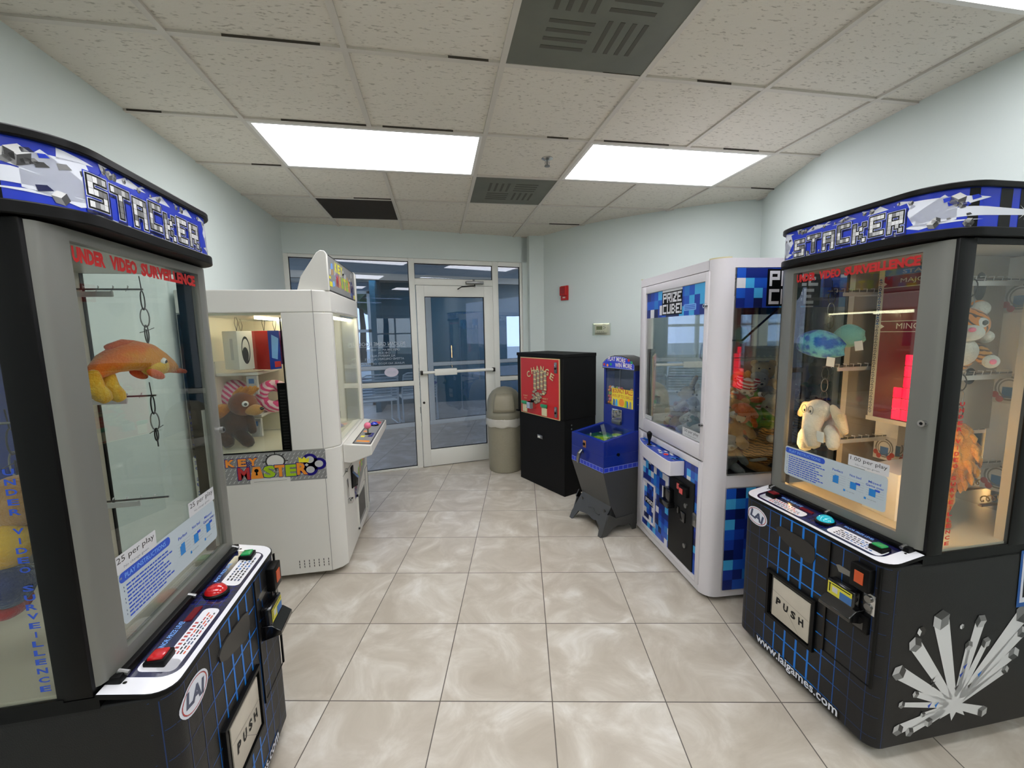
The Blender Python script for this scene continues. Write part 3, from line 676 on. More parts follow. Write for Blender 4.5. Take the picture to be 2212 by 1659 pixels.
    ar=Art(plane_map((0,.4465,0),(1,0,0),(0,0,1),(0,-1,0)))
    ar.rect(-.128,1.692,.128,1.715,'card_blue'); ar.up(); ar.text('STACKER',-.06,1.695,.11,1.711,'st_g1',.02)
    for z in (1.642,1.505,1.462): ar.rect(-.128,z,.128,z+.0025,'strip_cream')
    ar.text('MAJOR',-.065,1.654,.045,1.677,'strip_cream',0); ar.text('MINOR',-.065,1.475,.045,1.498,'strip_cream',0)
    for k in range(22):
        z=1.12+k*.026
        for s in (-1,1): ar.disc(s*.141,z,.006,.007,'panel_blue' if k>13 else 'grey_ink',10,rin=.5); ar.poly([(s*.134,z+.010),(s*.150,z+.010),(s*.142,z+.018)],'card_blue' if k>13 else 'st_g2')
    ar.poly([(-.150,1.652),(-.125,1.652),(-.115,1.659),(-.125,1.666),(-.150,1.666)],'strip_cream'); ar.poly([(-.150,1.476),(-.125,1.476),(-.112,1.485),(-.125,1.494),(-.150,1.494)],'strip_cream')
    ar.build('artwork',d)
    if not lit: lit=[(0,1)] if False else []
    b=B().m('led_on')
    for i,hh in lit:
        for k in range(hh): x0=-.122+i*.0345; b.box(x0+.001,x0+.0325,.4455,.447,1.104+k*.045,1.104+k*.045+.042,.003)
    b.build('lit_blocks',d) if lit else b.bm.free()
    # lamp tubes behind the door stiles
    for s in (-1,1):
        b=B().m('lamp_warm' if warm else 'lamp_cool'); b.cyl((s*.272,.158,.77),(s*.272,.158,1.25),.007,8); b.build('lamp_tube',t)
    # header
    H0,H1=1.748,1.905; P=rpath(.335,.08,.13,.79,10); P2=rpath(.345,.07,.135,.79,10)
    b=B().m('black'); b.prism(P2,H0+tz,H0+.026+tz); b.prism(P2,H1-.018+tz,H1+tz); b.build('header_trim',t,bevel=.003)
    fm0,_L=path_map(P); fm=lambda u,v,h:fm0(u,v+tz,h); b=B().m('st_blue'); b.prism(P,H0+.026+tz,H1-.018+tz); b.build('header_panel',t)
    us=[u for u in _L if abs(u)>.19]; ar=Art(fm,splits=us); za,zc=H0+.027,H1-.019
    side=.335-.13+.2042
    def cl(z): return max(za,min(zc,z))
    # striped flanks
    for s in (-1,1):
        for k,(a,w,m) in enumerate(((.355,.028,'black'),(.455,.045,'black'),(.53,.04,'black'),(.60,.05,'black'),(.69,.06,'black'))): ar.rect(min(s*a,s*(a+w)),za,max(s*a,s*(a+w)),zc,m)
    ar.up()
    for s in (-1,1):
        ar.poly([(s*.24,1.815),(s*.34,1.835),(s*.56,1.828),(s*.56,1.812),(s*.34,1.806),(s*.24,1.80)],'st_white')
        ar.poly([(s*.20,1.80),(s*.42,1.860),(s*.23,1.872)],'st_white'); ar.poly([(s*.20,1.80),(s*.40,1.797),(s*.27,1.790)],'st_white')
        ar.poly([(s*.19,1.80),(s*.30,1.875),(s*.33,1.845),(s*.33,1.80),(s*.25,1.782)],'st_white')
    random.seed(11)
    for k in range(26):
        a=random.uniform(0,2*PI); x=-.24+.48*(k+.5)/26; r_=random.uniform(.02,.05); zc_=random.choice([za+.012,zc-.012,zc-.02,za+.02])
        p=[(x,zc_)]
        for q in (0,.5): p.append((x+r_*1.5*math.cos(a+q),cl(zc_+r_*math.sin(a+q))))
        ar.poly(p,'st_white')
    ar.up()
    # splash behind the word
    ar.poly([(-.24,1.80),(-.19,1.875),(-.05,1.868),(.05,cl(1.885)),(.20,1.868),(.235,1.80),(.15,1.778),(-.18,1.778)],'st_blue')
    for x,r_ in ((-.13,.02),(.0,.026),(.12,.02)): ar.poly([(x-r_*1.6,1.865),(x+r_*.6,cl(1.90)),(x+r_*2,1.868)],'st_white')
    ar.up(); ar.up()
    for k in range(34):
        s=random.choice((-1,1)); x=s*random.uniform(.12,.37) if k%2 else random.uniform(-.25,.25); z=random.uniform(za+.008,zc-.008) if abs(x)>.2 else random.choice([za+.01,zc-.01,zc-.014])
        r_=random.uniform(.004,.011)*(1.6 if abs(x)>.26 else 1); z=max(za+r_,min(zc-r_,z)); ar.cube3(x,z,r_,random.uniform(0,2),('st_g1','st_g2','st_g3'))
    for k in range(16):
        s=1 if k%2 else -1; x=s*random.uniform(.235,.40); z=random.uniform(za+.02,zc-.02); r_=random.uniform(.006,.016)
        ar.poly([(x,z),(x+r_*1.5,z+r_*.4),(x+r_*.9,z+r_),(x-r_*.2,z+r_*.8)],random.choice(['st_blue','st_navy','st_g3','st_blue','st_g2']))
    for s in (-1,1): ar.cube3(s*.33,1.856,.020,.4,('st_g4','st_g2','st_g3')); ar.cube3(s*.28,1.792,.014,.9,('st_g4','st_g2','st_g3'))
    for s in (-1,1):
        for k in range(12):
            a=k*PI/6; ar.poly([(s*.56+.006*math.cos(a-.25),1.82+.006*math.sin(a-.25)),(s*.56+(.034 if k%2 else .022)*math.cos(a),1.82+(.040 if k%2 else .028)*math.sin(a)),(s*.56+.006*math.cos(a+.25),1.82+.006*math.sin(a+.25))],random.choice(['st_g1','st_g4','st_g2']))
    ar.up()
    J=[-.008,-.003,-.006,.006,-.006,.005,.0]
    if not warm: J=[.002,.0,-.004,.004,-.008,-.003,-.004]
    for g_,m_,dx,dz in ((.0085,'st_navy',.002,-.004),(.0070,'st_blue',0,0),(.0048,'st_white',0,0),(.0034,'black',0,0)):
        ar.block('STACKER',-.205+dx+sx,1.788+dz,.208+dx+sx,1.852+dz,m_,grow=g_,jit=J,gap=1.15); ar.up()
    ar.block('STACKER',-.205+sx,1.788,.208+sx,1.852,['st_g1','st_g4','st_g1','st_g4','st_g2'],jit=J,cut=.0003,gap=1.15)
    ar.build('header_artwork',t)
    # burst of cubes printed on the side
    if burst:
        ar=Art(side_map(.3255,1)); cx,cz_=.335,.160
        S=[(x,z,w*1.35,r_*1.25) for x,z,w,r_ in [(.233,.500,.030,.026),(.135,.425,.022,.020),(.080,.330,.022,.020),(.16,.235,.010,.010),(.105,.205,.008,.010),(.100,.110,.018,.016),(.150,.092,.012,.013),(.228,.115,.012,.013),(.405,.470,.020,.018),(.365,.385,.010,.013),(.440,.385,.012,.015),(.60,.475,.030,.030),(.60,.400,.020,.016),(.575,.320,.018,.018),(.545,.262,.014,.012),(.465,.112,.018,.016),(.20,.15,.006,.008)]]
        for x,z,w,r_ in S:
            dx,dz=x-cx,z-cz_; L_=math.hypot(dx,dz); nx,nz=-dz/L_,dx/L_
            ar.poly([(cx+nx*.012,cz_+nz*.012),(cx-nx*.012,cz_-nz*.012),(x-nx*w*.8,z-nz*w*.8),(x+dx/L_*w*.3,z+dz/L_*w*.3),(x+nx*w*.8,z+nz*w*.8)],'st_g4')
        ar.up(); ar.poly([(cx+(.075 if k%2 else .035)*math.cos(k*PI/9+.1)*(1.15 if 9<k<18 else .7),cz_+(.06 if k%2 else .03)*math.sin(k*PI/9+.1)) for k in range(18)],'st_g4'); ar.up()
        for k in range(9):
            a=random.uniform(0,2*PI); r_=random.uniform(.06,.2); ar.poly([(cx+r_*math.cos(a),cz_+abs(r_*math.sin(a))*.9),(cx+r_*math.cos(a)+.018,cz_+abs(r_*math.sin(a))*.9+.010),(cx+r_*math.cos(a)+.006,cz_+abs(r_*math.sin(a))*.9-.012)],random.choice(['lat1','film_blue','st_g3']))
        ar.up()
        for x,z,w,r_ in S: ar.cube3(x,z,r_*1.15,.5+x*9,('st_g1','st_g2','st_g3'))
        ar.cube3(.155,.470,.018,.2,('dkgrey','st_g4','dkgrey')); ar.cube3(.325,.462,.010,.6,('st_g1','st_g4','st_g2'))
        ar.up()
        ar.poly([(.545,.712),(.79,.712),(.79,.500),(.555,.500)],'lat2'); ar.up(); ar.poly([(.556,.70),(.79,.70),(.79,.516),(.566,.516)],'st_white'); ar.up(); ar.poly([(.566,.690),(.79,.690),(.79,.535),(.576,.535)],'black'); ar.up()
        ar.block('S',.59,.55,.68,.675,['st_g1','st_g4','st_g2'],cut=.001)
        ar.build('side_artwork',t)
    return t
LR=(1.407,1.347,0); LL=(-.615,1.272,0)
stR=stacker(LR,-PI/2-.005,'black arcade prize machine on the right with a cube burst printed on its side','1.00 per play','btn_cyan','red',True,True,[(2,3),(3,6),(4,5)])
stL=stacker(LL,PI/2+.022,'black arcade prize machine on the left with orange dolphin hanging inside','25 per play','btn_red','film_blue',False,False,[])
# ================================================================ KEY MASTER (white cabinet, left)
for n,c in dict(km_white=(222,220,212),km_in=(238,232,212),km_orange=(240,150,50),km_lime=(165,200,30),km_red=(190,45,45),km_navy=(30,20,120),km_yellow=(235,225,50),km_ply=(140,140,138),km_ply2=(190,190,188),pink=(235,120,150),tan=(196,150,100)).items(): mat(n,c,.35)
mat('lamp_cream',(255,246,215),.5,emit=14)
mat('km_paint',(220,218,210),.4,bump=.08,bscale=60)
def keymaster():
    t=thing('prize_machine','white key-shaped-prize cabinet with colourful letters on its side band, by the left wall','arcade machine',(-.61,3.10,0),PI/2)
    hw=.5; D=.79; zb,zt=.035,1.755
    P=[(-hw,D),(-hw,.085),(-.47,.03),(-.43,0),(.43,0),(.47,.03),(hw,.085),(hw,D)]
    b=B().m('km_paint'); b.prism(P,zb,.815)                 # lower body
    b.prism([(-hw,D),(-hw,.085),(-.47,.03),(-.43,0),(.43,0),(.47,.03),(hw,.085),(hw,D)],1.628,zt)
    # front corner columns and rear corner
    for s in (-1,1):
        b.prism([(s*hw,.26),(s*hw,.085),(s*.47,.03),(s*.43,0),(s*.385,0),(s*.385,.03),(s*.44,.26)],.815,1.628)
        b.box(min(s*.46,s*hw),max(s*.46,s*hw),.74,D,.815,1.628)
    b.box(-.5,.5,.76,D,.815,1.628)
    b.build('cabinet',t,bevel=.006,smooth=30)
    for x,y in ((-.4,.12),(.4,.12),(-.4,.7),(.4,.7)):
        b=B().m('white_frame'); b.cyl((x,y,0),(x,y,.012),.028,14); b.m('dark_metal'); b.cyl((x,y,.01),(x,y,.04),.010,10); b.build('foot',t)
    for s in (-1,1):
        b=B().m('clear_glass'); b.box(min(s*.488,s*.492),max(s*.488,s*.492),.262,.758,.818,1.626); b.build('side_glass',t)
        b=B().m('black'); x0,x1=min(s*.4925,s*.499),max(s*.4925,s*.499)
        b.box(x0,x1,.262,.268,.818,1.60); b.box(x0,x1,.262,.74,.816,.822); b.build('window_gasket',t)
    b=B().m('clear_glass'); b.box(-.385,.385,.012,.017,.80,1.63); b.build('front_glass',t)
    # toothed black door rail and cream interior
    b=B().m('black'); b.box(-.478,-.455,.264,.318,.82,1.22)
    for k in range(20): b.m('dkgrey'); b.box(-.480,-.478,.270,.306,.83+k*.018,.839+k*.018)
    b.m('black'); b.box(.455,.478,.262,.276,.82,1.62); b.build('door_rail',t)
    b=B().m('km_in'); b.box(-.455,.455,.74,.758,.82,1.62); b.box(-.47,.47,.03,.76,.812,.822); b.box(-.47,.47,.03,.76,1.615,1.63)
    b.box(-.455,-.45,.03,.255,.822,1.615); b.box(.45,.455,.03,.255,.822,1.615); b.build('lining',t)
    b=B().m('lamp_cream'); b.box(-.40,.40,.05,.075,1.600,1.613); b.box(-.3,.3,.45,.475,1.600,1.613); b.build('lamp_tube',t)
    # prize wall: shelf board with lock plates, hooks
    b=B().m('km_in'); b.box(.10,.12,.30,.74,.83,1.60)
    b.build('prize_board',t)
    for z in (1.255,.985):
        b=B().m('km_white'); b.box(-.26,.30,.50,.74,z,z+.016); b.box(-.26,.30,.735,.74,z,z+.09); b.build('shelf',t)
        b=B().m('km_ply2'); b.box(-.28,-.255,.50,.56,z-.12,z-.005); b.box(-.285,-.28,.505,.555,z-.11,z-.03); b.m('card_blue'); b.box(-.287,-.285,.515,.545,z-.05,z-.02); b.build('lock_block',t)
    # side band artwork
    ar=Art(side_map(-.5006,-1)); ar.rect(.075,.632,.70,.815,'km_ply'); ar.up()
    for r_ in range(7):
        for k in range(26):
            u=.085+k*.024+(r_%2)*.012; z=.642+r_*.025; ar.line((u,z),(u-.012,z+.016),.006 ,'km_ply2',.002)
    ar.up()
    def L(c,u0,z0,u1,z1,m,outl=None):
        # u grows away from the front; text runs towards the front, so mirror it
        if outl: ar.text(c,u0+.004,z0-.004,u1-.004,z1+.004,outl,.05)
        ar.up(); ar.text(c,u0,z0,u1,z1,m,.045)
    ar.rrect(.28,.630,.50,.662,.008,'km_white'); ar.up(); ar.rect(.30,.642,.48,.6435,'ink')
    ar.disc(.355,.760,.055,.045,'dkgrey',24,rin=.88); ar.disc(.355,.760,.046,.038,'km_white',24); ar.up()
    for k in range(8): a=k*PI/4; ar.line((.355+.05*math.cos(a),.76+.042*math.sin(a)),(.355+.07*math.cos(a),.76+.058*math.sin(a)),.005,'dkgrey')
    for cx,cz_ in ((.165,.757),(.165,.695),(.115,.728)): ar.disc(cx,cz_,.042,.037,'km_navy',24)
    ar.rect(.135,.69,.20,.765,'km_navy'); ar.rect(.19,.680,.24,.715,'km_navy'); ar.up()
    for cx,cz_ in ((.165,.757),(.165,.695),(.115,.728)): ar.disc(cx,cz_,.024,.021,'km_ply2',20)
    ar.poly([(.195,.726),(.184,.716),(.173,.726),(.184,.736)],'km_ply2')
    ar.up()
    for i in range(6): ar.line((.47+i*.012,.74),(.50+i*.012,.77),.004,'km_navy')
    ar.up()
    L('S',.425,.664,.358,.737,'km_lime','km_navy'); ar.up(); L('T',.362,.665,.300,.737,'km_orange','km_navy'); ar.up(); L('E',.303,.664,.240,.735,'km_lime','km_navy'); ar.up(); L('R',.240,.668,.180,.742,'km_orange','km_navy'); ar.up()
    ar.poly([(.495,.664),(.425,.664),(.440,.735),(.478,.735)],'km_orange'); L('M',.560,.662,.497,.735,'km_red','km_navy'); ar.up(); ar.disc(.460,.712,.012,.011,'black',16); ar.poly([(.466,.684),(.454,.684),(.457,.710),(.463,.710)],'black')
    L('Y',.500,.742,.450,.790,'km_orange','km_navy'); L('E',.555,.742,.510,.788,'km_orange','km_navy'); L('K',.62,.742,.57,.788,'km_orange','km_navy'); ar.up()
    ar.poly([(.225,.745),(.172,.742),(.165,.772),(.182,.762),(.195,.778),(.205,.765),(.225,.778)],'km_yellow')
    ar.build('side_artwork',t)
    # vents low on the side
    b=B().m('dkgrey')
    for i in range(7):
        for k in range(3): b.box(-.5008,-.4995,.10+i*.028,.104+i*.028,.075+k*.018,.088+k*.018)
    b.build('vent_slots',t)
    # seams on the front lower corner
    b=B().m('st_g3'); b.box(-.43,.43,-.001,.002,.612,.615); b.m('km_ply'); b.box(-.5005,-.499,.083,.0855,zb,zt); b.build('seam',t)
    # console
    b=B().m('km_paint'); b.prism([(0,.690),(-.045,.683),(-.175,.728),(-.175,.792),(-.045,.806),(-.01,.812),(0,.812)],-.39,.42,'x'); c=b.build('console',t,bevel=.006)
    cm=lambda u,v,h:(u,-v,.810+(v-.02)*(-.115)+h)
    ar=Art(cm); ar.rrect(-.37,.055,.40,.168,.006,'dkgrey'); ar.up(); ar.rrect(-.355,.062,.38,.160,.005,'km_ply'); ar.up()
    ar.rect(-.32,.07,-.28,.15,'km_orange'); ar.rect(-.2,.075,-.15,.10,'km_yellow'); ar.rect(-.18,.12,-.06,.15,'km_navy'); ar.rect(-.05,.07,.0,.10,'km_orange'); ar.disc(-.11,.112,.03,.025,'km_ply2',20); ar.rect(.04,.075,.12,.10,'km_lime'); ar.rect(.24,.08,.33,.15,'km_red')
    ar.build('artwork',c)
    b=B().m('black'); b.lathe([(.022,0),(.022,.004),(.001,.006)],c=(-.11,-.112,.802)); b.m('steel'); b.cyl((-.11,-.112,.80),(-.11,-.112,.845),.006,10); b.m('pink'); b.ell((-.11,-.112,.862),(.024,.024,.024)); b.build('joystick',t)
    mat('blue_btn',(25,50,190),.1,coat=1); b=B().m('black'); b.lathe([(.034,0),(.034,.006),(.03,.008)],c=(.19,-.112,.800)); b.m('blue_btn'); b.lathe([(.03,.004),(.026,.016),(.014,.025),(.001,.028)],c=(.19,-.112,.800)); b.build('start_button',t)
    # coin entry, chute and lower door
    b=B().m('black'); b.box(-.21,-.15,-.010,.0,.45,.60,.004); b.m('black_gloss'); b.prism([(-.01,.56),(-.045,.52),(-.04,.47),(-.01,.455)],-.20,-.16,'x'); b.build('bill_acceptor',t)
    b=B().m('chrome'); b.box(-.345,-.31,-.004,0,.44,.56,.001); b.box(-.345,-.31,-.03,0,.40,.43,.002); b.m('steel'); b.cyl((-.345,0,.625),(-.345,-.012,.625),.012,14); b.build('coin_plate',t)
    b=B().m('km_ply'); b.box(-.06,.24,-.004,0,.10,.34); b.m('dkgrey'); b.box(-.03,.21,-.006,-.003,.14,.31); b.m('km_white'); b.box(-.07,.25,-.010,0,.335,.35); b.box(-.07,.25,-.010,0,.09,.105); b.box(-.07,-.055,-.010,0,.09,.35); b.box(.235,.25,-.010,0,.09,.35); b.build('prize_chute',t)
    b=B().m('km_ply'); 
    for q in ((.30,.305,.10,.42),(.42,.425,.10,.42)): b.box(q[0],q[1],-.003,0,q[2],q[3])
    b.box(.30,.425,-.003,0,.418,.423); b.build('coin_door_seam',t)
    ar=Art(front_map(-.0005)); ar.poly([(-.12,.33),(-.02,.34),(.32,.46),(.35,.58),(.22,.60),(.05,.50),(-.13,.43)],'km_ply'); ar.up()
    for i,(c_,m) in enumerate(zip('MASTER',('km_red','km_orange','km_lime','km_orange','km_lime','km_orange'))): ar.text(c_,-.10+i*.066,.39+i*.024,-.045+i*.066,.47+i*.024,m,.05)
    for cx,cz_ in ((-.09,.36),(-.06,.40),(-.11,.40)): ar.disc(cx,cz_,.022,.022,'km_navy',16,rin=.45)
    ar.poly([(.24,.55),(.34,.58),(.34,.63),(.25,.61)],'km_red'); ar.build('front_artwork',t)
    b=B().m('km_white'); b.box(-.3,.3,-.002,.01,1.64,1.65)
    b.build('front_moulding',t)
    # marquee
    b=B().m('km_paint')
    for s in (-1,1):
        x0,x1=min(s*.425,s*.455),max(s*.425,s*.455); b.prism([(.175,zt),(.150,1.835),(.055,1.972),(.035,1.985),(.012,1.983),(.0,1.965),(.0,zt)],x0,x1,'x')
    b.prism([(.175,zt),(.150,1.835),(.055,1.972),(.03,1.975),(.03,zt)],-.43,.43,'x'); k=b.build('marquee',t,bevel=.004)
    b=B().m('dkgrey'); b.box(-.425,.425,.010,.03,zt+.002,1.975); b.build('marquee_frame',k)
    ar=Art(front_map(.0098)); ar.rect(-.415,zt+.012,.415,1.968,'km_ply'); ar.up()
    for k_ in range(22): x=random.uniform(-.4,.34); z=random.uniform(1.78,1.92); ar.poly([(x,z),(x+.06,z+.01),(x+.05,z+.04),(x+.01,z+.035)],random.choice(['km_ply2','st_g1','tan','st_lblue','km_ply2']))
    ar.up()
    for i,(c_,m) in enumerate(zip('KEY',('km_yellow',)*3)): ar.text(c_,-.22+i*.08,1.895,-.155+i*.08,1.955,m,.05)
    for i,(c_,m) in enumerate(zip('MASTER',('km_red','km_orange','km_lime','km_yellow','km_lime','km_orange'))): ar.text(c_,-.20+i*.075,1.805,-.135+i*.075,1.885,m,.06)
    ar.rect(-.38,1.79,-.31,1.82,'km_yellow'); ar.rect(-.385,1.835,-.34,1.85,'km_yellow')
    for cx,cz_ in ((.30,1.86),(.30,1.80),(.345,1.83)): ar.disc(cx,cz_,.035,.035,'km_navy',18,rin=.45)
    ar.rect(.36,1.77,.41,1.80,'km_yellow'); ar.build('marquee_artwork',k)
    return t
km=keymaster()
# ================================================================ PRIZE CUBE (white, right)
for n,c in dict(px1=(28,60,160),px2=(20,40,120),px3=(40,120,200),px4=(70,170,225),px5=(30,85,190),px6=(215,215,218),px7=(16,28,80),pc_white=(222,218,224)).items(): mat(n,c,.3)
mat('pc_paint',(216,212,215),.28); mat('tape',(205,195,150),.5)
glass('cube_glass',(240,244,243),3.9)
def pixels(ar,x0,z0,x1,z1,n,wt=.1,seed=1):
    rnd=random.Random(seed); cw=(x1-x0)/n; m=max(1,round((z1-z0)/cw)); ch=(z1-z0)/m
    for i in range(n):
        for j in range(m):
            q='px6' if rnd.random()<wt else rnd.choice(['px1','px2','px3','px4','px5','px1','px2','px5','px7'])
            ar.rect(x0+i*cw,z0+j*ch,x0+(i+1)*cw,z0+(j+1)*ch,q)
def prizecube():
    t=thing('prize_machine','white claw cabinet with blue pixel squares, full of plush toys, right of the capsule vendor','arcade machine',(1.4135,2.372,-.018),math.radians(-93.37))
    hw=.475; D=.79; zb,zt=.045,1.855; r=.075
    O=rpath(hw,0,r,D,6)
    def corner(s):
        return [(s*.405,0)]+[(s*(hw-r+r*math.sin(PI/2*k/6)),r-r*math.cos(PI/2*k/6)) for k in range(7)]+[(s*hw,.095),(s*(hw-.03),.095),(s*(hw-.03),.075),(s*.44,.03),(s*.405,.03)]
    b=B().m('pc_paint')
    for s in (-1,1):
        b.prism(corner(s),zb,zt); b.box(min(s*(hw-.04),s*hw),max(s*(hw-.04),s*hw),.72,D,zb,zt)
        b.box(min(s*(hw-.02),s*hw),max(s*(hw-.02),s*hw),.095,.72,zb,.082); b.box(min(s*(hw-.02),s*hw),max(s*(hw-.02),s*hw),.095,.72,.665,.735); b.box(min(s*(hw-.02),s*hw),max(s*(hw-.02),s*hw),.095,.72,1.808,zt)
        b.box(min(s*(hw-.022),s*(hw-.006)),max(s*(hw-.022),s*(hw-.006)),.095,.72,.082,.665)
    b.box(-.41,.41,0,.03,zb,.082); b.box(-.41,.41,0,.03,1.805,zt); b.box(-.41,.41,.76,D,zb,zt); b.box(-.44,.44,.05,.76,1.84,zt); b.box(-.46,.46,.05,.76,.655,.67)
    b.build('cabinet',t,bevel=.003)
    b=B().m('tape'); b.prism([(x,y) for x,y in corner(1)[:8]],zt,zt+.006); b.prism([(x,y) for x,y in corner(-1)[:8]],zt,zt+.006)
    for x_ in (): pass
    b.build('corner_cap',t,label='yellowed top corner cap')
    for x,y in ((-.40,.08),(.40,.08),(-.4,.7),(.4,.7)):
        b=B().m('lai_red'); b.cyl((x-.012,y,.022),(x+.012,y,.022),.022,14); b.m('dark_metal'); b.box(x-.018,x+.018,y-.02,y+.02,.03,.045); b.build('caster',t)
    # upper door
    b=B().m('pc_paint')
    for q in ((-.372,-.322,.80,1.800),(.380,.412,.80,1.800),(-.322,.380,1.752,1.800),(-.322,.380,.80,.886)): b.box(q[0],q[1],-.006,.02,q[2],q[3],.002)
    b.box(-.405,-.375,0,.02,.80,1.800)
    b.m('st_g3'); b.box(-.405,.41,-.0005,.01,.796,.7995); b.build('window_door',t)
    g=B().m('cube_glass'); g.box(-.322,.380,.004,.010,.886,1.752); g.build('front_glass',t)
    for z in (1.625,.995):
        b=B().m('chrome'); b.cyl((.400,-.006,z),(.400,-.022,z),.012,16); b.m('black'); b.cyl((.400,-.0215,z),(.400,-.0225,z),.005,8); b.build('lock',t)
    ar=Art(front_map(.0035)); pixels(ar,-.318,1.585,.376,1.750,13,.05,4); ar.up(); ar.rect(-.10,1.735,.14,1.752,'px6'); ar.rect(-.135,1.60,-.10,1.66,'px6'); ar.up(); ar.rect(-.102,1.597,.142,1.737,'black'); ar.up()
    ar.block('PRIZE',-.092,1.672,.132,1.730,'px6',jit=None,gap=.6); ar.block('CUBE',-.092,1.604,.118,1.662,'px6',gap=.6); ar.rect(.124,1.62,.136,1.662,'px6'); ar.rect(.124,1.604,.136,1.614,'px6')
    ar.up(); ar.rrect(.16,1.612,.29,1.648,.008,'st_lblue'); ar.up(); 
    for k in range(3): ar.rect(.17,1.619+k*.009,.28,1.623+k*.009,'px5')
    ar.build('banner',t)
    for x0,w in ((-.312,.10),(.19,.18)):
        ar=Art(front_map(.0032)); ar.rect(x0,.892,x0+w,.892+w*.27,'card_white'); ar.up(); ar.text('.50 per play',x0+w*.08,.892+w*.12,x0+w*.92,.892+w*.24,'ink' if w>.15 else 'grey_ink',.0); ar.text('no change given',x0+w*.15,.892+w*.03,x0+w*.8,.892+w*.09,'grey_ink'); ar.build('price_sign',t)
    # lower door
    b=B().m('pc_paint')
    for q in ((-.372,-.325,.085,.79),(.378,.412,.085,.79),(-.325,.378,.752,.79),(-.325,.378,.085,.115)): b.box(q[0],q[1],-.006,.02,q[2],q[3],.002)
    b.box(-.405,-.375,0,.02,.085,.79); b.m('px1'); b.box(-.325,.378,.002,.02,.115,.752); b.build('lower_door',t)
    ar=Art(front_map(.002)); pixels(ar,-.325,.115,.378,.752,17,.12,9); ar.build('front_artwork',t)
    b=B().m('pc_white'); q=(-.305,-.125,.165,.455)
    for a in ((q[0],q[1],q[3]-.012,q[3]),(q[0],q[1],q[2],q[2]+.012),(q[0],q[0]+.012,q[2],q[3]),(q[1]-.012,q[1],q[2],q[3])): b.box(a[0],a[1],-.010,.002,a[2],a[3],.003)
    o=b.build('prize_door',t); ar=Art(front_map(.000)); pixels(ar,-.293,.177,-.137,.443,4,.2,3); ar.up(); ar.rect(-.28,.29,-.14,.335,'black'); ar.up(); ar.block('PRIZE',-.272,.298,-.148,.327,'px6',gap=.5); ar.build('artwork',o)
    b=B().m('black_matte'); b.box(.068,.345,-.006,.003,.118,.645,.003)
    b.m('black'); b.box(.10,.30,-.010,0,.60,.612); b.build('coin_door',t)
    b=B().m('black'); b.box(.215,.30,-.026,0,.545,.60,.004); b.m('btn_red'); b.box(.165,.195,-.010,-.005,.555,.59); b.box(.225,.262,-.028,-.025,.552,.585); b.build('coin_reject',t)
    b=B().m('black_gloss'); b.box(.055,.13,-.04,0,.445,.53,.005); b.box(.04,.14,-.055,0,.415,.452,.005); b.box(.17,.20,-.014,0,.41,.45,.002); b.box(.22,.27,-.016,0,.38,.44,.003); b.build('bill_acceptor',t)
    for z in (.49,.245): b=B().m('steel'); b.cyl((.275,-.006,z),(.275,-.016,z),.014,16); b.build('lock',t)
    b=B().m('steel'); b.cyl((.355,0,.46),(.355,-.006,.46),.022,20); b.box(.335,.372,-.006,0,.40,.47,.002); b.build('hinge_plate',t)
    # control shelf
    F=[(-.335,0),(-.33,-.030),(-.26,-.055),(-.16,-.075),(0,-.088),(.12,-.094),(.205,-.094),(.225,-.085),(.228,0)]
    b=B().m('pc_white'); b.prism(F,.655,.742); c=b.build('control_shelf',t,bevel=.002)
    ar=Art(lambda u,v,h:(u,v,.742+h)); ar.poly([(x*.985,y*.96) for x,y in F],'px1'); ar.up(); rn=random.Random(5)
    for k in range(34):
        x=-.30+.50*rn.random(); y=-.012-.055*rn.random()*(1 if x>-.2 else .4); ar.rect(x,y,x+.030,y+.014,rn.choice(['px6','px3','px2','px5','px6','px4']))
    ar.build('artwork',c)
    b=B().m('black'); b.lathe([(.018,0),(.014,.006),(.002,.008)],c=(-.14,-.045,.742),seg=16); b.tube([(-.14,-.045,.742),(-.14,-.045,.775),(-.14,-.045,.80),(-.14,-.045,.822),(-.14,-.045,.836)],[.006,.008,.015,.018,.006],12); b.build('joystick',t)
    b=B().m('px1'); b.lathe([(.022,0),(.020,.004),(.018,.005)],c=(.10,-.05,.742),seg=20); b.m('btn_red'); b.lathe([(.016,.004),(.014,.010),(.001,.011)],c=(.10,-.05,.742),seg=20); b.build('drop_button',t)
    # side panes and artwork
    for s in (-1,1):
        g=B().m('cube_glass'); g.box(min(s*.478,s*.483),max(s*.478,s*.483),.095,.72,.735,1.808); g.build('side_glass',t)
        ar=Art(side_map(s*.4835,s)); pixels(ar,.098,1.608,.717,1.805,13,.08,6); ar.up(); ar.rect(.262,1.615,.56,1.80,'black'); ar.up()
        ar.block('PRIZE' if s>0 else 'EZIRP',.275,1.715,.545,1.790,'px6',gap=.6); ar.block('CUBE',.275,1.625,.525,1.700,'px6',gap=.6) if s>0 else None; ar.build('side_banner',t)
        ar=Art(side_map(s*.4795,s)); pixels(ar,.098,.085,.717,.662,11,.06,8); ar.build('side_artwork',t)
    b=B().m('mirror'); b.box(-.45,.45,.752,.758,.70,1.80); b.build('back_panel',t,label='mirrored back panel')
    # claw gantry
    b=B().m('dark_metal'); b.box(-.46,.46,.30,.33,1.79,1.815); b.box(-.07,.07,.25,.38,1.70,1.79,.004); b.m('black'); b.tube([(.05,.30,1.70),(.12,.25,1.52),(.20,.22,1.44),(.32,.26,1.44),(.42,.40,1.62),(.45,.5,1.78)],.006,8); g_=b.build('gantry',t)
    b=B().m('steel'); b.cyl((0,.315,1.70),(0,.315,1.54),.004,8); b.cyl((0,.315,1.54),(0,.315,1.46),.03,18)
    b.build('claw_motor',t)
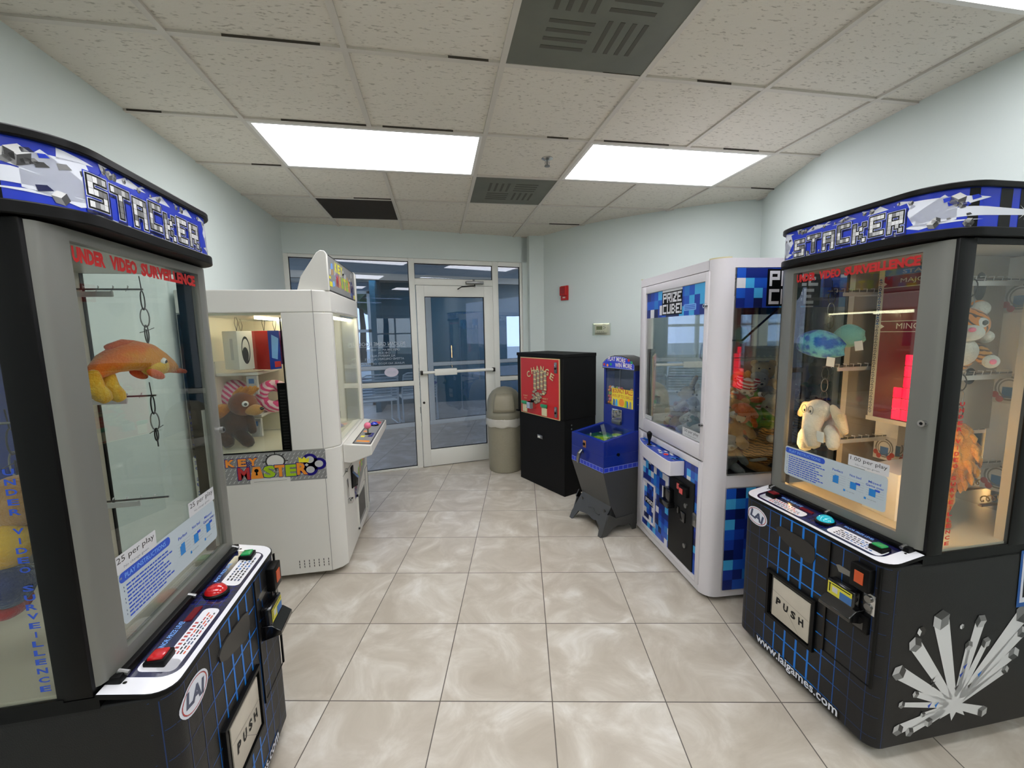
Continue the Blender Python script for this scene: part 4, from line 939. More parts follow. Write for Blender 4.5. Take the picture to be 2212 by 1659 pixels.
    for k in range(3):
        a=k*2*PI/3+.4; ca,sa=math.cos(a),math.sin(a); b=B().m('chrome'); b.tube([(ca*.02,.315+sa*.02,1.47),(ca*.09,.315+sa*.09,1.41),(ca*.10,.315+sa*.10,1.33),(ca*.03,.315+sa*.03,1.27)],[.005,.006,.006,.003],8); b.build('claw_finger',t)
    return t
pc=prizecube()
# ================================================================ CHANGE MACHINE
for n,c in dict(cm_red=(196,28,24),cm_gold=(214,196,140),cm_coin=(158,146,122),cm_coin2=(88,78,62),cm_green=(40,150,100),cm_cream=(220,210,170)).items(): mat(n,c,.35)
mat('powder_black',(10,10,10),.6,spec=.2,bump=.3,bscale=500)
def change():
    # front left corner (.793,4.098), front right corner (1.079,3.469)
    t=thing('change_machine','tall black change machine with a red face, beside the trash can','change machine',(.936,3.784,0),math.radians(-65.55))
    hw=.345; D=.40; b=B().m('powder_black')
    b.box(-hw+.008,hw-.004,.012,D,0,.705); b.box(-hw,hw,0,D,.705,1.272); b.box(-hw-.006,hw+.004,-.006,D,1.262,1.292); b.box(-hw-.012,-hw+.03,-.02,.05,.700,.716)
    b.build('cabinet',t,bevel=.003)
    b=B().m('cm_gold'); b.box(-.281,.300,-.010,0,.700,1.250); b.m('cm_red'); b.box(-.274,.293,-.012,-.008,.707,1.243); b.build('door_panel',t,bevel=.001,label='red face panel with gold edge')
    ar=Art(front_map(-.0122)); n='CHANGE'
    for i,c in enumerate(n):
        a=(i-2.5)/2.5; x=.028+a*.175; z=1.150-.062*a*a+(.0); 
        for g,m in ((.0,'cm_coin2'),(1,'cm_gold')): ar.text(c,x-.026+(.003 if not g else 0),z-.030-(.003 if not g else 0),x+.026+(.003 if not g else 0),z+.030-(.003 if not g else 0),m,.02,ang=-a*.42); ar.up()
    ar.build('lettering',t)
    ar=Art(front_map(-.0122))
    for c in range(4):
        for r_ in range(13):
            x=-.050+c*.052; z=1.128-r_*.014; ar.h+=.00002; ar.disc(x,z,.025,.010,'cm_coin2',14); ar.h+=.00004; ar.disc(x,z+.002,.022,.0075,'cm_coin' if (r_+c)%3 else 'cm_gold',14)
    for k in range(34):
        f=k/34; x=.02-.055*f+random.uniform(-1,1)*(.095-.055*f); z=.945-.125*f; ar.h+=.00003; ar.disc(x,z,.024,.013,'cm_coin2',12); ar.h+=.00004; ar.disc(x,z+.002,.020,.010,'cm_gold' if k%7==0 else 'cm_coin',12)
    ar.build('coin_picture',t)
    ar=Art(front_map(-.0122)); ar.text('INSERT',-.235,.868,-.165,.880,'cm_gold'); ar.text('BILLS',-.22,.845,-.18,.857,'cm_gold'); ar.build('lettering',t)
    ar=Art(front_map(-.0122)); ar.text('INSERT',.045,.868,.145,.882,'cm_gold'); ar.text('BILLS',.07,.842,.12,.856,'cm_gold'); ar.build('lettering',t)
    for x,z in ((-.205,.735),(.095,.735)):
        b=B().m('cm_cream'); b.box(x-.036,x+.036,-.022,-.012,z-.02,z+.055,.003); b.m('cm_green'); b.box(x-.040,x+.040,-.034,-.012,z+.060,z+.088,.004); b.m('black'); b.box(x-.036,x+.036,-.020,-.012,z+.052,z+.060); b.build('bill_slot',t,label='bill slot with green bezel')
    b=B().m('chrome'); pts=[(-.128,-.012),(-.128,-.05),(-.11,-.068),(-.06,-.068),(-.035,-.05),(-.035,-.012)]; inn=[(-.124,-.012),(-.124,-.048),(-.108,-.064),(-.062,-.064),(-.039,-.048),(-.039,-.012)]
    b.prism(pts+inn[::-1],.768,.828); b.box(-.126,-.037,-.065,-.012,.768,.772); b.m('black'); b.box(-.12,-.042,-.0135,-.012,.775,.845); b.build('coin_cup',t)
    for z in (1.175,.775):
        b=B().m('steel'); b.box(.238,.276,-.020,-.012,z-.052,z+.045,.006); b.m('black'); b.cyl((.257,-.020,z-.01),(.257,-.024,z-.01),.010,12); b.m('chrome'); b.cyl((.257,-.02,z+.018),(.257,-.026,z+.018),.007,12); b.build('lock_plate',t)
    b=B().m('steel'); b.box(-.045,.035,.006,.012,.475,.510,.002); b.m('white_frame'); b.box(-.035,.0,.0045,.006,.483,.500); b.build('badge',t)
    b=B().m('chrome'); b.cyl((.343,.09,.62),(.349,.09,.62),.008,12); b.cyl((.343,.09,.655),(.349,.09,.655),.008,12); b.build('side_lock',t)
change()
# ================================================================ CAPSULE / BALL VENDOR
for n,c in dict(bv_blue=(8,36,132),bv_blue2=(34,60,200),bv_line=(150,165,235),bv_grey=(70,70,68),bv_green=(40,150,60),bv_dgreen=(20,90,70),bv_yellow=(240,215,60),bv_tan=(165,110,60)).items(): mat(n,c,.3)
mat('bv_metal',(68,68,66),.38,bump=.2,bscale=250)
def vendor():
    t=thing('bouncy_ball_vendor','blue bouncy ball vending machine on a flared grey pedestal','vending machine',(1.078,2.894,0),math.radians(-74))
    hw=.198; D=.325
    # pedestal: narrow waist set back from the front, flared foot
    b=B().m('bv_metal'); b.loft([[(-hw,0,.478),(hw,0,.478),(hw,D,.478),(-hw,D,.478)],[(-.165,.075,.215),(.185,.075,.215),(hw,D,.215),(-hw,D,.215)],[(-.175,.10,.08),(.19,.10,.08),(hw,D,.03),(-hw,D,.03)]]); b.build('pedestal',t,bevel=.003)
    b=B().m('bv_metal')
    # front skirt with cut-out feet
    def fy(z): return .075-(.215-z)*.45
    prof=[(-.150,.222),(.185,.222),(.200,.06),(.200,0),(.165,0),(.150,.055),(.10,.085),(.06,.078),(.0,.09),(-.06,.085),(-.125,.075),(-.150,.02),(-.165,0),(-.20,0),(-.20,.05)]
    f=[Vector((x,fy(z),z)) for x,z in prof]; k=[p+Vector((0,.012,.004)) for p in f]
    A_=[b.bm.verts.new(p) for p in f]; K=[b.bm.verts.new(p) for p in k]; n=len(f)
    for T_ in geometry.tessellate_polygon([[Vector((p[0],p[1],0)) for p in prof]]):
        q=b.bm.faces.new([A_[i] for i in T_]); q.material_index=0; q=b.bm.faces.new([K[i] for i in T_][::-1]); q.material_index=0
    for i in range(n): b.bm.faces.new((A_[i],A_[(i+1)%n],K[(i+1)%n],K[i]))
    # side skirts
    for s in (-1,1):
        pr=[(fy(.06)+.01,.06),(fy(0)+.01,0),(fy(0)+.05,0),(.09,.05),(.14,.065),(.19,.05),(.25,.05),(.275,0),(.31,0),(.315,.06),(.29,.12),(.12,.12),(.04,.17),(.07,.22)]
        x0,x1=(.192,.202) if s>0 else (-.202,-.192); b.prism(pr,x0,x1,'x')
    for x,z in ((-.13,.17),(.145,.17)): b.cyl((x,fy(z),z),(x,fy(z)-.006,z),.012,12)
    b.tube([(-.03,fy(.14)-.002,.14),(0,fy(.15)-.004,.15),(.03,fy(.15)-.004,.15),(.05,fy(.13)-.002,.13),(.11,fy(.13)-.002,.13)],.004,6)
    b.build('foot_skirt',t)
    # blue play box
    b=B().m('bv_blue'); 
    b.loft([[(-hw,0,.478),(hw,0,.478),(hw,D,.478),(-hw,D,.478)],[(-hw,0,.60),(hw,0,.60),(hw,D,.60),(-hw,D,.60)]])
    for q in ((-hw,hw,0,.028),(-hw,-hw+.028,.028,.30),(hw-.028,hw,.028,.30)):
        x0,x1,y0,y1=q; zz=lambda y:.706+.15*y
        b.loft([[(x0,y0,.60),(x1,y0,.60),(x1,y1,.60),(x0,y1,.60)],[(x0,y0,zz(y0)),(x1,y0,zz(y0)),(x1,y1,zz(y1)),(x0,y1,zz(y1))]])
    b.box(-hw,hw,.295,D,.60,.752); b.build('play_box',t,bevel=.002)
    ar=Art(front_map(0)); 
    for k in range(10): x=-.196+k*.0392; ar.rect(x,.482,x+.0385,.517,'bv_line')
    ar.up()
    for k in range(10): x=-.196+k*.0392; ar.rect(x+.002,.485,x+.0365,.514,'bv_blue2')
    ar.build('tile_border',t)
    ar=Art(side_map(hw,1))
    for k in range(9): x=.005+k*.0435; ar.rect(x,.482,x+.0428,.517,'bv_line')
    ar.up()
    for k in range(9): x=.005+k*.0435; ar.rect(x+.002,.485,x+.0408,.514,'bv_blue2')
    ar.build('tile_border',t)
    b=B().m('bv_dgreen'); b.box(-.17,.17,.03,.295,.60,.675); pf=b.build('playfield',t)
    rn=random.Random(3); b=B()
    for k in range(22): b.m(rn.choice(['bv_green','km_lime','bv_green','pc_white','bv_dgreen'])); x=rn.uniform(-.15,.09); y=rn.uniform(.04,.24); b.prism([(x,y),(x+.07,y+.01),(x+.06,y+.05),(x+.01,y+.045)],.675,.678+k*.001)
    for k in range(5): b.m('pc_white'); xx=rn.uniform(-.14,.14); yy=rn.uniform(.06,.24); b.cyl((xx,yy,.675),(xx,yy,.69),.006,8)
    b.build('playfield_art',pf)
    g=B().m('clear_glass'); g.loft([[(-.172,.028,.700),(.172,.028,.700),(.172,.30,.741),(-.172,.30,.741)],[(-.172,.028,.704),(.172,.028,.704),(.172,.30,.745),(-.172,.30,.745)]]); g.build('playfield_glass',t)
    b=B().m('bv_tan'); b.box(-.045,-.008,-.004,0,.618,.672,.002); b.m('black'); b.cyl((-.026,-.004,.645),(-.026,-.010,.645),.012,14); b.build('flipper_plate',t)
    b=B().m('steel'); b.tube([(-.05,0,.575),(-.045,-.02,.590),(-.040,-.040,.575),(-.045,-.048,.53),(-.055,-.04,.505)],[.012,.015,.015,.014,.012],10); b.build('ball_chute',t)
    b=B().m('black'); b.cyl((hw,.13,.60),(hw+.008,.13,.60),.012,14); b.build('side_lock',t)
    # back box with window and arched topper
    bw=.180; y0=.30; b=B().m('bv_blue'); b.box(-bw,bw,y0,.41,.745,.905); b.box(-bw,-bw+.022,y0,.33,.905,1.235); b.box(bw-.022,bw,y0,.33,.905,1.235); b.box(-bw,bw,.40,.41,.745,1.235)
    for s in (-1,1): b.box(min(s*bw,s*(bw-.01)),max(s*bw,s*(bw-.01)),y0,.41,.745,1.235)
    b.build('back_box',t,bevel=.002)
    mat('bv_inside',(16,20,50),.5); b=B().m('bv_inside'); b.box(-bw+.02,bw-.02,.392,.40,.90,1.235); b.build('lining',t)
    g=B().m('clear_glass'); g.box(-bw+.022,bw-.022,y0+.004,y0+.008,.905,1.20); g.m('steel'); g.box(.005,.010,y0+.003,y0+.006,.905,1.20); g.build('window',t)
    T_=[(-bw-.004,1.195),(bw+.004,1.195),(bw+.004,1.235),(bw-.03,1.262),(.10,1.288),(.04,1.300),(-.04,1.300),(-.10,1.288),(-bw+.03,1.262),(-bw-.004,1.235)]
    b=B().m('dkgrey'); b.prism(T_,y0-.012,.41,'y'); b.build('topper',t)
    ar=Art(front_map(y0-.0125)); ar.poly([(x*.97,1.245+(z-1.245)*.88) for x,z in T_],'bv_line'); ar.up(); ar.poly([(x*.95,1.245+(z-1.245)*.80) for x,z in T_],'bv_blue2'); ar.up()
    for g_,m in ((.05,'lai_red'),(.02,'st_white')): ar.text('PLAY MORE',-.115,1.247,.085,1.283,m,g_,ang=-.06,arc=.008); ar.text('WIN MORE',-.03,1.207,.155,1.243,m,g_,arc=.004); ar.up()
    for x,z,m in ((-.16,1.225,'km_red'),(-.12,1.22,'km_orange'),(.12,1.27,'km_red'),(-.08,1.23,'cm_green'),(.15,1.255,'cm_green')): ar.disc(x,z,.012,.011,m,14)
    ar.build('topper_artwork',t)
    ar=Art(front_map(y0+.0035)); ar.rect(-.085,.906,.160,1.045,'bv_yellow'); ar.up(); ar.text('BOUNCY BALLS',-.075,1.005,.150,1.040,'km_red',.02,arc=.006); ar.text('WIN UP TO 3 BALLS!',-.078,.975,.152,.999,'km_red',.0); ar.disc(.03,.940,.030,.030,'km_orange',18)
    for x,m in ((-.06,'card_blue'),(-.03,'px4'),(.09,'px3'),(.125,'km_ply'),(.075,'km_lime')): ar.poly([(x-.014,.908),(x+.016,.908),(x+.012,.955),(x-.006,.962)],m)
    ar.build('window_card',t)
    ar=Art(front_map(y0-.0005)); ar.poly([(-.10,.895),(-.02,.895),(.06,.868),(.06,.88),(.0,.903),(-.1,.903)],'bv_yellow'); ar.b.bm.free()
    b=B().m('chrome'); b.box(-.068,.045,y0-.010,y0,.795,.885,.003); b.cyl((-.01,y0-.01,.85),(-.01,y0-.035,.85),.030,20); b.box(-.016,-.004,y0-.055,y0-.03,.82,.88,.003); b.m('steel'); b.box(-.06,.04,y0-.02,y0,.768,.80,.003); b.tube([(.03,y0-.01,.87),(.05,y0-.05,.885),(.055,y0-.05,.86)],.008,8); b.build('coin_mechanism',t)
    return t
vd=vendor()
# balls behind the window
t0=vd; Mv=Matrix.Translation((1.078,2.894,0))@Matrix.Rotation(math.radians(-74),4,'Z')@Matrix.Translation((.008,-.015,0))
BC=dict(orange=(220,120,40),lime=(150,180,40),red=(190,50,40),yellow=(230,200,40),maroon=(120,40,50),green=(60,130,60),white=(215,210,205),pink=(210,110,140))
for n,c in BC.items(): mat('ball_'+n,c,.25,coat=.4)
bm_=bmesh.new(); bmesh.ops.create_uvsphere(bm_,u_segments=14,v_segments=10,radius=.0135); me0=bpy.data.meshes.new('bouncy_ball'); bm_.to_mesh(me0); bm_.free(); me0.polygons.foreach_set('use_smooth',[True]*len(me0.polygons))
BM={}
for n in BC: q=me0.copy(); q.materials.append(MATS['ball_'+n]); BM[n]=q
rn=random.Random(8)
for row in range(6):
    for lay in range(2):
        for k in range(12):
            z=.9195+row*.0245; 
            if row==5 and (rn.random()<.45 or lay==1): continue
            n=rn.choice(['orange','lime','red','orange','lime','maroon','yellow','green','white','pink','orange'])
            o=bpy.data.objects.new('bouncy_ball',BM[n]); C.objects.link(o)
            x=-.150+k*.0272+(row%2)*.010; y=.315+.026+lay*.031+rn.uniform(0,.002)
            o.location=Mv@Vector((x,y,z+.002*lay)); tag(o,'%s bouncy ball behind the window of the blue ball vendor'%n,'ball','%s balls in the ball vendor'%n)
# ================================================================ TRASH CAN
mat('can_plastic',(150,144,124),.5,bump=.2,bscale=120,noise=.05,nscale=60); mat('can_lid',(138,134,116),.45); mat('bag_film',(196,193,182),.22,coat=.3)
def can():
    t=thing('trash_can','beige round trash can with domed lid beside the glass door','trash can',(.70,4.405,0),math.radians(-10))
    b=B().m('can_plastic'); b.lathe([(.170,0),(.178,.006),(.186,.3),(.194,.58),(.194,.60),(.188,.60),(.18,.02)]); b.build('barrel',t)
    b=B().m('can_lid'); b.lathe([(.202,.585),(.204,.60),(.202,.640),(.194,.652),(.192,.70),(.186,.76),(.165,.82),(.13,.868),(.08,.90),(.03,.912),(.001,.914)],seg=40); b.build('dome_lid',t)
    b=B().m('can_plastic')
    rings=[]
    for k in range(13):
        a=-PI*.5-.62+1.24*k/12; col=[]
        for r_,z in ((.197,.665),(.195,.70),(.189,.762),(.168,.822),(.148,.850)): col.append((r_*math.cos(a)*1.0,r_*math.sin(a),z))
        rings.append(col)
    b.loft(rings,cap=False,closed=False); o=b.build('swing_door',t); md=o.modifiers.new('solid','SOLIDIFY'); md.thickness=.006; md.offset=1
    b=B().m('can_lid'); rim=[]
    for k in range(13): a=-PI*.5-.65+1.30*k/12; rim.append((.197*math.cos(a),.197*math.sin(a),.662))
    top=[]
    for k in range(13): a=-PI*.5+.65-1.30*k/12; s_=math.sin(PI*k/12); r_=.190-.045*s_; top.append((r_*math.cos(a),r_*math.sin(a),.70+.158*s_))
    b.tube(rim+top,.005,6,closed=True); b.build('door_rim',t)
    b=B().m('bag_film'); rings=[]
    for j,(r_,z) in enumerate(((.197,.592),(.206,.575),(.203,.545),(.208,.520),(.200,.500))):
        rings.append([( (r_+.004*math.sin(k*2.3+j*1.7))*math.cos(2*PI*k/48),(r_+.004*math.sin(k*2.3+j*1.7))*math.sin(2*PI*k/48),z+.006*math.sin(k*1.1+j)) for k in range(48)])
    b.loft(rings,cap=False); b.build('bag_edge',t,label='clear plastic bag folded over the rim')
can()
# ================================================================ WALL FITTINGS
def wallfit(name,label,cat,x,y,z,ang):
    return thing(name,label,cat,(x,y,z),math.radians(ang))
mat('alarm_red',(190,30,28),.35); mat('alarm_dark',(120,16,16),.35); mat('ivory',(222,216,200),.4); mat('lcd',(120,125,95),.3)
t=wallfit('fire_alarm','red wall-mounted fire alarm horn above the change machine','fire alarm',1.412,4.472,1.908,-61.4)
b=B().m('alarm_red'); b.box(-.052,.052,-.020,0,-.078,.078,.004); b.box(-.048,.048,-.045,-.018,-.03,.072,.01); b.build('housing',t)
b=B().m('alarm_dark')
for k in range(5): b.box(-.03,.03,-.0465,-.044,-.005+k*.014,.001+k*.014)
b.build('grille',t); b=B().m('ivory'); b.box(-.02,.02,-.0215,-.0195,-.055,-.042); b.build('label',t)
t=wallfit('thermostat','cream digital thermostat on the wall, left of the claw cabinet','thermostat',1.684,4.093,1.505,-47.7)
g=B().m('ivory'); g.box(-.078,.092,-.004,0,-.058,.055,.002); g.build('wall_plate',t)
b=B().m('ivory'); b.box(-.062,.062,-.032,-.004,-.038,.042,.008); b.build('body',t); b=B().m('lcd'); b.box(-.045,.02,-.0335,-.031,-.004,.032); b.build('screen',t)
for k,(x,z) in enumerate(((.038,.026),(.038,.006),(.052,.016))): b=B().m('st_g2'); b.cyl((x,-.0315,z),(x,-.035,z),.005,10); b.build('button',t)
b=B().m('st_g2')
for k in range(4): b.box(-.035+k*.02,-.025+k*.02,-.0335,-.031,-.028,-.022)
b.build('button_row',t)
b=B().m('clear_glass'); b.box(-.085,.100,-.046,-.043,-.062,.060); b.box(-.085,-.083,-.043,0,-.062,.060); b.box(.098,.100,-.043,0,-.062,.060); b.box(-.085,.1,-.043,0,.058,.060); b.build('clear_cover',t)
# ================================================================ CHAIRS BEYOND THE GLASS
mat('chair_tube',(235,238,232),.4); mat('strap',(225,230,222),.5); mat('strap_blue',(30,50,150),.5)
def chair(label,x,y,rz,grp):
    t=thing('patio_chair',label,'chair',(x,y,0),rz,group=grp); w=.29
    b=B().m('chair_tube')
    # origin at centre, back faces -y
    for s in (-1,1):
        b.tube([(s*w,-.33,.012),(s*w,-.27,.42),(s*w,-.30,.60),(s*(w-.02),-.36,.83),(s*(w-.08),-.375,.86)],.012,8)
        b.tube([(s*w,-.33,.012),(s*w,.28,.012),(s*w,.25,.42),(s*w,.22,.63),(s*w,.10,.655),(s*w,-.31,.645)],.012,8)
    b.tube([(-w+.08,-.375,.86),(w-.08,-.375,.86)],.012,8); b.tube([(-w,-.33,.012),(w,-.33,.012)],.010,8); b.tube([(-w,-.27,.42),(w,-.27,.42)],.010,8); b.tube([(-w,.25,.42),(w,.25,.42)],.010,8); b.build('frame',t)
    b=B()
    for k in range(8):
        b.m('strap_blue' if k==4 else 'strap'); z=.46+k*.048; y=-.283-.012*k-(.0 if k<3 else (k-3)*.004); b.box(-w+.005,w-.005,y-.010,y+.004,z,z+.034)
    b.build('backrest',t)
    b=B().m('strap')
    for k in range(10): yy=-.25+k*.05; b.box(-w+.005,w-.005,yy,yy+.036,.418,.428)
    b.build('seat',t); return t
c0=chair('white strap patio chair beyond the second glass front, left of its neighbour',-1.02,7.22,math.radians(18),'patio chairs in the hall')
def mkchair(l,x,y,a): 
    return dup(c0,loc=(x,y,0),rot=(0,0,math.radians(a)),label=l)
mkchair('white strap patio chair beyond the second glass front, nearest the door stile',-.38,7.42,14)
mkchair('white strap patio chair seen only mirrored in the claw cabinet front glass, nearer its middle',-1.85,7.05,14)
mkchair('white strap patio chair seen only mirrored in the claw cabinet glass, at its left edge',-2.55,6.9,8)
# ================================================================ TOYS
F=dict(f_orange=((232,150,40),(236,120,40)),f_orange2=((226,110,50),(210,90,40)),f_yellow=((235,190,60),(225,170,40)),f_tan=((196,148,84),(172,124,66)),f_white=((222,220,212),(200,198,190)),f_cream=((224,206,176),(206,186,150)),
 f_grey=((140,140,135),(112,112,108)),f_brown=((140,80,42),(112,62,32)),f_dbrown=((80,52,34),(62,40,26)),f_green=((96,170,50),(70,140,36)),f_teal=((40,120,125),(28,96,104)),f_blue=((20,95,190),(110,195,215)),f_mint=((140,200,190),(120,182,172)),
 f_purple=((120,60,140),(96,44,120)),f_red=((186,40,44),(150,28,34)),f_pink=((236,130,165),(220,100,140)),f_navy=((30,50,110),(22,36,86)),f_black=((24,24,24),(14,14,14)),f_lgrey=((180,182,180),(158,160,158)),f_gold=((214,150,60),(170,104,40)))
for n,(a_,c_) in F.items(): fur(n,a_,c_,scale=(26 if n=='f_blue' else 12))
striped('f_tiger',(226,140,60),(70,44,26),14,'DIAGONAL',6,.12,.22); striped('f_tiger2',(206,150,84),(92,60,34),22,'Z',5,.25,.42); striped('f_pinkstripe',(242,212,220),(226,90,140),16,'DIAGONAL',1.5,.4,.6); striped('f_redstripe',(225,222,215),(176,36,44),20,'Z',.5,.45,.55)
mat('eye_white',(240,240,238),.2,coat=.6); mat('eye_black',(8,8,8),.1,coat=1); mat('wire_dark',(40,38,38),.4,metal=.6); mat('tag_paper',(228,226,222),.6)
def eye(b,c,r,d=(0,-1,0),white=True):
    d=Vector(d).normalized(); c=Vector(c)
    if white: b.m('eye_white'); b.ell(c,(r,r,r),seg=12)
    b.m('eye_black'); b.ell(c+d*r*.62,(r*.55,)*3,seg=10)
def chain(name,label,pos,z1,z0,loc,rz,grp=None):
    """wire ties and rings by which a toy hangs from its rail; local x,y of the machine"""
    t=thing(name,label,'hanger',loc,rz,group=grp); x,y=pos
    z=z1; n=0
    while z>z0+.02:
        h=min(.055,z-z0); b=B().m('steel' if n%2 else 'wire_dark'); pts=[]
        for k in range(14):
            a=2*PI*k/14; c_,s_=math.cos(a),math.sin(a); pts.append((x+(.014*c_ if n%2==0 else .003*c_),y+(.014*c_ if n%2 else .003*c_),z-h/2+h/2*s_*1.06))
        b.tube(pts,.0018,6,closed=True); b.build('ring',t); z-=h*.94; n+=1
    b=B().m('wire_dark'); b.tube([(x-.03,y,z0+.03),(x,y,z0+.035),(x+.02,y-.01,z0+.045)],.0012,5); b.tube([(x,y,z0+.04),(x+.002,y,z0-.02)],.002,5); b.tube([(x,y,z1),(x-.004,y,z1+.045)],.0015,5); b.build('cable_tie',t)
    return t
def loc(M_,x,y,z):
    lx,ly,_=M_[0]; a=M_[1]; c_,s_=math.cos(a),math.sin(a); return (lx+c_*x-s_*y,ly+s_*x+c_*y,z)
ML=(LL,PI/2+.022); MR=(LR,-PI/2); MC=((1.4135,2.372,0),math.radians(-93.37)); MK=((-.61,3.10,0),PI/2)
# --- orange dolphin (left cabinet)
t=thing('plush_dolphin','orange and yellow plush dolphin hanging in the left cabinet','plush toy',loc(ML,.155,.270,1.418),rot=(0,math.radians(6),PI/2-math.radians(24)))
def ringbody(b,spec,seg=18):
    """spec: (x, z, ry, rz) cross-sections along x"""
    rings=[]
    for x,z,ry,rz in spec: rings.append([(x,ry*math.cos(2*PI*k/seg),z+rz*math.sin(2*PI*k/seg)) for k in range(seg)])
    b.loft(rings)
b=B().m('f_orange'); ringbody(b,[(-.150,-.055,.006,.010),(-.135,-.045,.020,.024),(-.10,-.010,.038,.040),(-.05,.018,.050,.048),(.0,.028,.055,.052),(.05,.022,.052,.050),(.09,.006,.042,.040),(.12,-.004,.028,.026),(.14,-.012,.014,.014)]); b.build('body',t,smooth=60)
b=B().m('f_orange2'); ringbody(b,[(.115,-.018,.018,.012),(.150,-.022,.014,.010),(.185,-.026,.008,.007),(.198,-.026,.002,.002)]); b.limb([(-.08,-.002,.052),(-.04,-.008,.066),(.0,0,.075)],[.010,.016,.006]); b.build('beak',t,smooth=60,label='red-orange beak and back patch')
b=B().m('f_yellow'); b.ell((.055,-.012,-.004),(.045,.040,.040)); b.build('cheek',t)
b=B(); eye(b,(.060,-.044,.012),.013,(.5,-1,-.3)); eye(b,(.060,.042,.012),.013,(.5,1,-.3)); b.build('eyes',t)
for s in (-1,1): b=B().m('f_orange2'); b.ell((.040,s*.040,-.036),(.032,.012,.015),rot=(0,.4,0)); b.build('fin',t)
for dx in (0,.058): b=B().m('f_yellow'); b.limb([(-.130+dx,-.02+dx*.5,-.040),(-.128+dx,-.02+dx*.5,-.080),(-.105+dx,-.02+dx*.5,-.108)],[.018,.026,.024]); b.build('tail_fluke',t)
t.scale=(.86,.86,.86)
chain('hanging_hook','wire rings holding the orange dolphin to its rail','hook',0,0,0,0) if False else None
chain('wire_hanger','wire rings joining the rail and the orange dolphin',(.20,.262),1.635,1.48,LL,PI/2)
chain('wire_hanger','wire rings hanging empty from the lower rail of the left cabinet',(.20,.27),1.312,1.17,LL,PI/2)
# --- tan and yellow soft figure low in the left cabinet
t=thing('plush_figure','tan plush figure in a yellow top and red shoes, at the left edge','plush toy',loc(ML,-.205,.30,.98),rz=PI/2+.3)
b=B().m('f_tan'); b.ell((-.02,0,.165),(.062,.058,.058)); b.ell((.035,-.03,.15),(.03,.025,.022)); b.build('head',t)
b=B().m('f_brown'); b.tube([(.008,-.057,.165),(.03,-.056,.150),(.058,-.045,.142)],.0025,6); b.build('mouth',t)
b=B().m('f_yellow'); b.ell((-.06,.01,.085),(.045,.040,.050)); b.limb([(-.02,-.02,.125),(.008,-.035,.06),(.035,-.04,.0)],[.026,.027,.029]); b.build('sleeve',t,label='yellow sleeve')
b=B().m('f_tan'); b.ell((.050,-.042,-.030),(.028,.020,.020))
for k in range(4): b.limb([(.05+k*.004,-.05+k*.010,-.02),(.078,-.052+k*.012,-.036)],[.008,.006],8)
b.build('hand',t)
b=B().m('f_navy'); b.ell((-.075,.01,.005),(.045,.040,.045)); b.build('trousers',t,label='blue trousers')
b=B().m('f_red'); b.ell((.01,-.03,-.045),(.055,.026,.022),rot=(0,.2,0)); b.ell((-.05,.02,-.05),(.05,.026,.02)); b.build('shoes',t)
chain('wire_hanger','wire rings above the tan and yellow figure in the left cabinet',(-.20,.31),1.30,1.19,LL,PI/2)
# --- right cabinet: blue cushion, mint cushion, white floppy-eared toy, tiger, shaggy toy
def cushion(name,label,c,r,m,rot_):
    t=thing(name,label,'cushion',c,rot=rot_); b=B().m(m); n=14; V=[]
    for side in (1,-1):
        for i in range(n+1):
            row=[]
            for j in range(n+1):
                u=i/n*2-1; v=j/n*2-1; q=(1-u*u)*(1-v*v); pin=1-.10*(1-abs(u*v))
                row.append(b.bm.verts.new((u*r[0]*(1-.05*(1-v*v)),side*r[1]*q**.5,v*r[2]*(1-.62*u*u)-.010*u*u)))
            V.append(row)
        for i in range(n):
            for j in range(n):
                o_=V[-(n+1)+i]; o2=V[-(n+1)+i+1]; f=b.bm.faces.new((o_[j],o2[j],o2[j+1],o_[j+1]))
    bmesh.ops.remove_doubles(b.bm,verts=b.bm.verts[:],dist=1e-5); b.build('cover',t,smooth=60)
    b=B().m('tag_paper'); b.box(r[0]*.5,r[0]*.5+.03,-r[1]*.6-.004,-r[1]*.6-.002,-r[2]-.02,-r[2]+.02); b.build('tag',t); return t
cushion('hanging_cushion','blue mottled small cushion hanging in the right cabinet',loc(MR,-.205,.235,1.415),(.100,.046,.062),'f_blue',(math.radians(10),math.radians(8),-PI/2+math.radians(18)))
cushion('hanging_cushion','plain mint-green small cushion hanging beside the blue one',loc(MR,-.175,.345,1.448),(.066,.034,.050),'f_mint',(0,math.radians(-10),-PI/2+.2))
chain('wire_hanger','wire rings holding the blue and mint cushions',(-.20,.275),1.640,1.47,LR,-PI/2)
t=thing('plush_toy','white floppy-eared plush toy with a long snout, right cabinet','plush toy',loc(MR,-.175,.24,1.06),rz=-PI/2-.1)
b=B().m('f_white'); b.ell((-.005,-.015,.062),(.052,.048,.052)); b.limb([(-.005,-.03,.040),(.006,-.050,-.01),(.026,-.055,-.062)],[.044,.036,.034]); b.build('head',t)
for s,pts in ((-1,[(-.045,.01,.085),(-.085,0,.070),(-.118,0,.030)]),(1,[(.045,.01,.085),(.088,0,.055),(.118,0,.0)])): b=B().m('f_cream'); b.limb(pts,[.014,.024,.015]); b.build('ear',t)
b=B().m('f_white'); b.ell((-.01,.03,-.015),(.060,.045,.065)); b.limb([(-.05,0,-.01),(-.060,-.02,-.060),(-.045,-.03,-.095)],[.026,.028,.032]); b.limb([(.05,.0,-.01),(.085,-.02,-.03),(.10,-.03,-.06)],[.024,.026,.024]); b.build('body',t)
b=B()
for s in (-1,1): b.m('grey_ink'); b.tube([(-.005+s*.018+.014*math.cos(a*PI/5),-.0645,.072+.018*math.sin(a*PI/5)) for a in range(10)],.0015,5,closed=True); b.m('eye_black'); b.ell((-.005+s*.016,-.065,.066),(.005,.003,.006),seg=8)
b.build('eyes',t)
